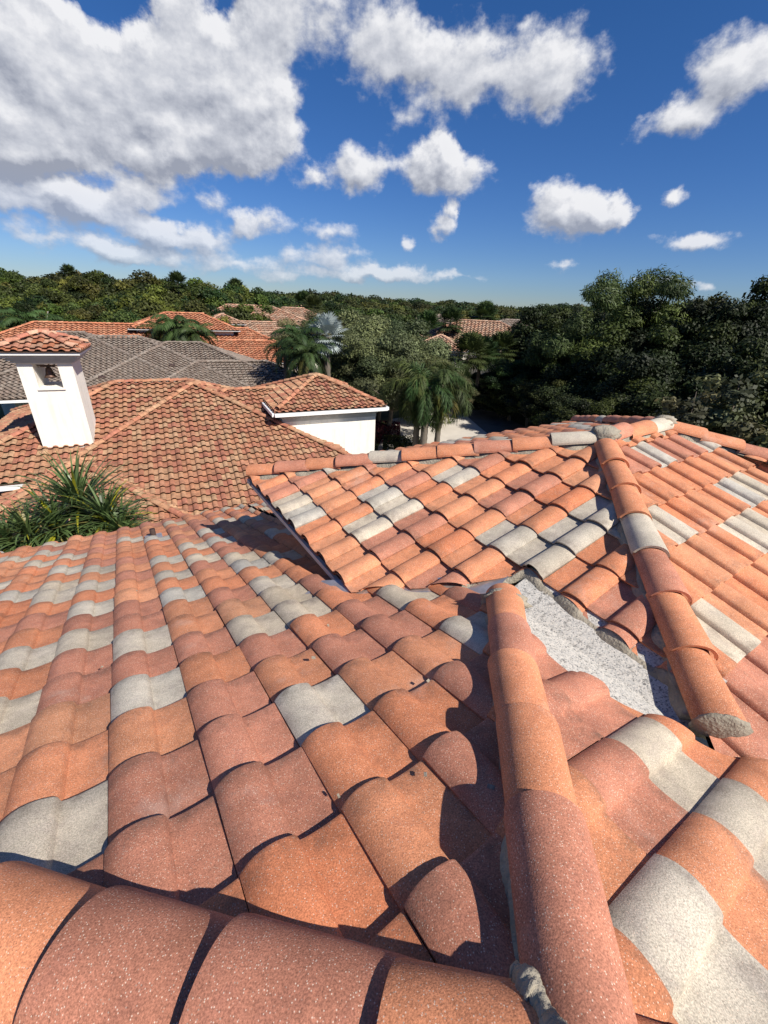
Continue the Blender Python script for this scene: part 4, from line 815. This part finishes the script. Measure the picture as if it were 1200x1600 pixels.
# palms
def feather_frond(rng, L_, az, lift, droop, nl, ll, bushy=0.0, wid=.035):
    """returns (rachis points, leaflet quads): an arching rachis with narrow leaflets"""
    pts = []; p = np.zeros(3); a = lift
    for i in range(9):
        pts.append(p.copy()); a -= droop / 8 * (0.5 + i / 6); p = p + L_ / 8 * np.array([math.cos(a) * math.cos(az), math.cos(a) * math.sin(az), math.sin(a)])
    pts = np.array(pts); V = []; side = np.array([-math.sin(az), math.cos(az), 0])
    for i in range(nl):
        t = .12 + .88 * i / nl; f = t * 8; k = min(int(f), 7); q = pts[k] + (pts[k + 1] - pts[k]) * (f - k); tg = pts[k + 1] - pts[k]; tg /= np.linalg.norm(tg); up = np.cross(side, tg)
        ln = ll * (math.sin(math.pi * (.12 + .86 * t)) ** .6) * rng.uniform(.8, 1.1)
        for s in (-1, 1):
            for rep_ in range(2 if bushy else 1):
                ang = rng.uniform(-1.2, 1.2) * bushy; out = side * s * math.cos(ang) + up * math.sin(ang); dr = out * .8 + tg * .55 - ZZ * (.25 + .3 * rng.random()); dr /= np.linalg.norm(dr); w_ = np.cross(dr, up); w_ /= (np.linalg.norm(w_) + 1e-6)
                m_ = q + dr * ln * .5 + ZZ * .02; e = q + dr * ln - ZZ * ln * .22
                V.append((q, m_ + w_ * wid, e, m_ - w_ * wid))
    return pts, V
def palm_crown(name, seed, nf, L_, nl, ll, mat, lifts=(-.5, 1.3), droop=1.4, bushy=0.0, wid=.035, deadfrac=.06):
    rng = np.random.default_rng(seed); V = []; T_ = []; rach = MB()
    for i in range(nf):
        azm = i * 2.39996 + rng.normal(0, .1); t = i / (nf - 1); lift = lifts[0] + (lifts[1] - lifts[0]) * t + rng.normal(0, .08)
        pts, vv = feather_frond(rng, L_ * rng.uniform(.85, 1.1) * (.8 + .2 * math.sin(math.pi * min(t + .2, 1))), azm, lift, droop * rng.uniform(.8, 1.2), nl, ll, bushy, wid)
        col = np.array([1, 1, 1.]) * rng.uniform(.7, 1.35); 
        if t < deadfrac * 3 and rng.random() < .4: col = np.array([2.6, 1.5, 1.4])
        V += vv; T_ += [col * rng.uniform(.8, 1.25) for _ in vv]; rach.tube(pts[::2], [.025 * L_ / 2.5, .02 * L_ / 2.5, .015 * L_ / 2.5, .01, .006], 5)
    vs = np.array(V).reshape(-1, 3).tolist(); fs = [tuple(range(i * 4, i * 4 + 4)) for i in range(len(V))]; tt = np.repeat(np.array(T_), 4, 0)
    nb = len(vs); vs += [tuple(v) for v in rach.v]; fs += [tuple(x + nb for x in f) for f in rach.f]; tt = np.concatenate([tt, np.tile([1.5, 1.4, 1.2], (len(rach.v), 1))])
    me = bpy.data.meshes.new(name); me.from_pydata(vs, [], fs); at = me.color_attributes.new('tint', 'FLOAT_COLOR', 'POINT'); c = np.ones((len(vs), 4), np.float32); c[:, :3] = tt; at.data.foreach_set('color', c.ravel()); me.materials.append(mat); return me
def fan_crown(name, seed, nf, R, mat, nb=22, stalk=.9, wid=.5, lifts=(-.7, 1.4)):
    rng = np.random.default_rng(seed); vs = []; fs = []; tt = []
    for i in range(nf):
        azm = i * 2.39996; lift = lifts[0] + (lifts[1] - lifts[0]) * (i / (nf - 1)); st = R * stalk * rng.uniform(.85, 1.1)
        dr = np.array([math.cos(lift) * math.cos(azm), math.cos(lift) * math.sin(azm), math.sin(lift)]); side = np.array([-math.sin(azm), math.cos(azm), 0]); up = np.cross(dr, side); hub = dr * st
        b = len(vs); vs += [np.zeros(3) - side * .03, side * .03, hub]; fs.append((b, b + 1, b + 2)); tt += [(1, 1, 1)] * 3
        col = rng.uniform(.75, 1.2)
        for j in range(nb):
            a = -2.3 + 4.6 * j / (nb - 1); d_ = dr * math.cos(a) + side * math.sin(a); w_ = -dr * math.sin(a) + side * math.cos(a); l = R * (.75 + .25 * math.cos(a * .6)) * rng.uniform(.9, 1.05); w2 = l * math.tan(4.6 / nb / 2) * .62
            m_ = hub + d_ * l * .6 + up * (.03 * (j % 2)); e = hub + d_ * l - ZZ * l * .12; b = len(vs); vs += [hub, m_ + w_ * w2, e, m_ - w_ * w2]; fs.append((b, b + 1, b + 2, b + 3)); tt += [(col,) * 3] * 4
    me = bpy.data.meshes.new(name); me.from_pydata([tuple(v) for v in vs], [], fs); at = me.color_attributes.new('tint', 'FLOAT_COLOR', 'POINT'); c = np.ones((len(vs), 4), np.float32); c[:, :3] = np.array(tt); at.data.foreach_set('color', c.ravel()); me.materials.append(mat); return me
def palm_trunk(name, h, r, seed=0, lean=0.0):
    n = 26; mb = MB(); pts = [np.array([lean * (i / n) ** 2, 0, h * i / n]) for i in range(n + 1)]; mb.tube(pts, [r * (1.25 - .35 * i / n) * (1.07 if i % 2 else .97) for i in range(n + 1)], 10)
    me = bpy.data.meshes.new(name); me.from_pydata(mb.v, [], mb.f); me.polygons.foreach_set('use_smooth', [True] * len(me.polygons)); me.materials.append(M['palmbark']); return me
PC = dict(fox=[palm_crown('crown', 1, 12, 3.4, 66, .66, M['frond'], lifts=(-.5, 1.3), droop=2.3, bushy=1.0, wid=.02), palm_crown('crown', 2, 11, 3.3, 66, .66, M['frond'], lifts=(-.6, 1.25), droop=2.4, bushy=1.0, wid=.02)],
          queen=[palm_crown('crown', 3, 22, 2.6, 34, .6, M['frond'], lifts=(-.7, 1.3), droop=1.5, wid=.03), palm_crown('crown', 4, 20, 2.5, 34, .6, M['frond'], lifts=(-.6, 1.35), droop=1.7, wid=.03)],
          cabbage=[fan_crown('crown', 5, 30, 1.0, M['frond'])], silver=[fan_crown('crown', 6, 28, 1.45, M['frond_silver'], nb=24, lifts=(-.9, 1.45))])
PT = palm_trunk('trunk', 1.0, .02)
def palm(k, x, y, zcr, s, label, group, r=.16, name='palm_tree', var=0, lean=0.0):
    t = thing(name, label, 'palm tree', (x, y, 0), group); c = bpy.data.objects.new('crown', PC[k][var % len(PC[k])]); tr = bpy.data.objects.new('trunk', PT)
    for o in (c, tr): COL.objects.link(o); o.parent = t
    c.location = (0, 0, zcr); c.scale = (s, s, s); c.rotation_euler = (0, 0, var * 1.3 + x); tr.scale = (r / .02, r / .02, zcr); return t
def palm_at(k, px, py, y, s, label, group=None, **kw): return palm(k, px2(px, y), y, ztop(px, py, y), s, label, group, **kw)
# three foxtail palms by the driveway
palm_at('fox', 650, 606, 25.5, 1.08, 'tallest foxtail palm on the left of the trio by the driveway', 'foxtail palms by the driveway', r=.17)
palm_at('fox', 664, 616, 25.0, 1.0, 'foxtail palm with the pale ringed trunk in the centre of the trio', 'foxtail palms by the driveway', r=.20, var=1)
palm_at('fox', 688, 612, 26.2, 1.1, 'foxtail palm on the right of the trio, fronds hanging over the driveway', 'foxtail palms by the driveway', r=.16, var=2)
palm_at('silver', 494, 528, 30, .62, 'silvery blue fan palm with stiff leaves, left of the olive oaks', r=.22)
for px, py, y, s, lb, v in [(450, 532, 29, 1.05, 'bushy queen palm left of the silver palm, tallest of its cluster', 0), (425, 545, 30, .8, 'smaller yellow green palm at the left of the cluster beside the silver palm', 1), (460, 556, 27, .9, 'queen palm directly below and left of the silver palm', 2),
   (255, 512, 37, 1.25, 'round green palm in front of the orange roof', 1), (232, 518, 39, 1.0, 'palm on the left flank of the round palm', 2), (280, 522, 37, 1.0, 'palm on the right flank of the round palm', 0), (8, 500, 40, 1.2, 'broad palm at the left frame edge behind the chimney', 0), (40, 508, 44, 1.1, 'lower palm beside the broad one at the left edge', 1)]:
    palm_at('queen', px, py, y, s, lb, 'queen palms among the roofs', var=v)
for px, py, y, s, lb in [(690, 506, 58, 1.2, 'fan palm standing in front of the tan roof'), (742, 499, 70, 1.5, 'fan palm rising above the tan roof ridge'), (745, 560, 44, 1.2, 'fan palm below the tan roof, left of two'), (775, 552, 46, 1.2, 'fan palm below the tan roof, right of two'), (725, 560, 42, 1.3, 'low fan palm right of the foxtail palms'),
   (458, 474, 90, 1.4, 'distant fan palm above the patchy roof'), (474, 480, 85, 1.3, 'pale distant fan palm beside the white turret house'), (100, 426, 82, .9, 'fan palm breaking the skyline above the chimney'), (265, 443, 80, 1.2, 'fan palm on the skyline above the round palm'), (355, 454, 100, 1.5, 'fan palm on the skyline right of the orange roof'), (655, 512, 62, 1.3, 'fan palm left of the tan roof house'), (640, 528, 56, 1.2, 'low fan palm left of the tan roof house')]:
    palm_at('cabbage', px, py, y, s, lb, 'fan palms in the neighbourhood')
# strap leaved plant between the two houses
rng = np.random.default_rng(21)
def strap_plant(name, label, x, y, z, heads, grp):
    t = thing(name, label, 'plant', (x, y, 0), grp); st = MB()
    for hi, (hx, hy, hz, n, L_) in enumerate(heads):
        V = []; F = []; TT = []
        for i in range(n):
            azm = rng.uniform(0, 6.283); lift = rng.uniform(-.5, 1.45); ln = L_ * rng.uniform(.65, 1.1); wd = rng.uniform(.018, .036); p = np.array([0, 0, 0.]); a = lift; side = np.array([-math.sin(azm), math.cos(azm), 0]); b = len(V); dr_ = rng.uniform(.5, 1.6)
            col = np.array([1, 1, 1.]) * rng.uniform(.55, 1.5); u_ = rng.random()
            if u_ < .07: col = np.array([4.2, 2.6, .6])
            elif u_ < .14: col = np.array([3.0, 1.7, 1.6])
            for k in range(6):
                wk = wd * (1 - (k / 5) ** 2 * .92) * (.7 + .6 * (k > 0)); V += [p - side * wk, p + ZZ * .006 + np.array([0, 0, -.006]), p + side * wk]; TT += [col] * 3
                a -= dr_ / 5 * (k / 3); p = p + ln / 5 * np.array([math.cos(a) * math.cos(azm), math.cos(a) * math.sin(azm), math.sin(a)])
            for k in range(5): q = b + k * 3; F += [(q, q + 1, q + 4, q + 3), (q + 1, q + 2, q + 5, q + 4)]
        V = np.array(V) + np.array([hx - x, hy - y, hz]); o = mesh_obj('leaf_rosette', V, F, M['blade'], None, tint=np.array(TT)); o.parent = t
        st.tube([(0.3 * (hx - x), .3 * (hy - y), 0), ((hx - x) * .8, (hy - y) * .8, hz * .6), (hx - x, hy - y, hz)], [.07, .055, .05], 7)
    st.build('stem', M['palmbark']).parent = t
def onray(px, py, y):
    v = (px - 600) / 651.83 * cr + (800 - py) / 651.83 * cu + cf; k = y / v[1]; return np.array([v[0] * k, y, H + v[2] * k])
hd1 = [onray(125, 792, 8.6), onray(92, 828, 8.0), onray(168, 815, 8.3), onray(48, 840, 7.6), onray(192, 832, 8.2), onray(15, 855, 7.4)]
strap_plant('strap_leaved_plant', 'green strap leaved plant with yellowing blades between the two roofs', hd1[0][0], hd1[0][1], 0, [(q[0], q[1], q[2], nn_, l_) for q, nn_, l_ in zip(hd1, (230, 180, 180, 160, 140, 140), (1.5, 1.15, 1.1, 1.05, .9, .95))], None)
# dead snag in the left wood
q0_ = onray(72, 505, 47); q1_ = onray(75, 487, 47)
t_ = thing('dead_snag', 'bleached bare branch sticking out of the wood beside the chimney cap', 'dead tree', (q0_[0], 47, 0)); mb = MB(); mb.tube([(q0_[0] + .6, 47, 0), q0_ + np.array([.5, 0, -.5]), q0_, q1_], [.14, .12, .1, .05], 7); mb.build('trunk', M['deadwood'], t_)
# planting and low walls by the driveway
def hedge(name, label, c, sx, sy, h, mat, n, seed, sz=.07):
    rg = np.random.default_rng(seed); p = rg.uniform(-1, 1, (n, 3)); ax_ = rg.integers(0, 3, n); p[np.arange(n), ax_] = np.sign(p[np.arange(n), ax_]) * rg.uniform(.85, 1.03, n); p[:, 2] = np.abs(p[:, 2])
    me = leaf_mesh(name, p * np.array([sx, sy, h]), p + rg.normal(size=p.shape) * .5, sz, 1.4, rg, mat, np.ones((n, 3)) * rg.uniform(.6, 1.4, (n, 1))); o = bpy.data.objects.new(name, me); COL.objects.link(o); o.location = (c[0], c[1], 0); return tag(o, label, 'hedge')
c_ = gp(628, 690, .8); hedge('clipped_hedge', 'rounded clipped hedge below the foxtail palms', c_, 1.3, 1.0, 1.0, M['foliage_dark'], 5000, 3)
c_ = gp(600, 668, 1.0); hedge('red_shrub', 'dark red leaved shrub beside the tower corner', c_, 1.2, 1.0, 1.3, M['red_leaf'], 4500, 4)
wl = tag(MB_wall.build('garden_wall', M['stucco']), 'low white garden wall running behind the clipped hedge', 'wall') if False else None
g0, g1 = gp(612, 660, .9), gp(655, 700, .9); mb = MB(); p0 = np.array([g0[0], g0[1], .45]); p1 = np.array([g1[0], g1[1], .45]); dd_ = nrm(p1 - p0); mb.box((p0 + p1) / 2, (p1 - p0) / 2, np.array([-dd_[1], dd_[0], 0]) * .12, ZZ * .45)
tag(mb.build('garden_wall', M['stucco']), 'low white garden wall running behind the clipped hedge', 'wall')

# crumbs of mortar and leaf bits lying on the tiles
rg = np.random.default_rng(77); mb = MB()
for al_, be_ in [(1.2, -.1), (.62, -.55), (.9, .35), (2.1, -.3), (.35, -.1), (1.6, .6), (.45, -.35), (.2, .02), (2.8, .2), (1.0, -.9), (1.45, .1), (.7, .2), (1.9, -1.0), (3.1, -.8)]:
    mb = MB(); r_ = rg.uniform(.003, .007); p = zpt(al_, be_, zA(al_) + .062); a_ = rg.uniform(0, 6); mb.box(p, np.array([math.cos(a_), math.sin(a_), .2]) * r_ * 1.5, np.array([-math.sin(a_), math.cos(a_), .1]) * r_, ZZ * r_ * .6); mb.build('mortar_crumb', M['mortar'], house)
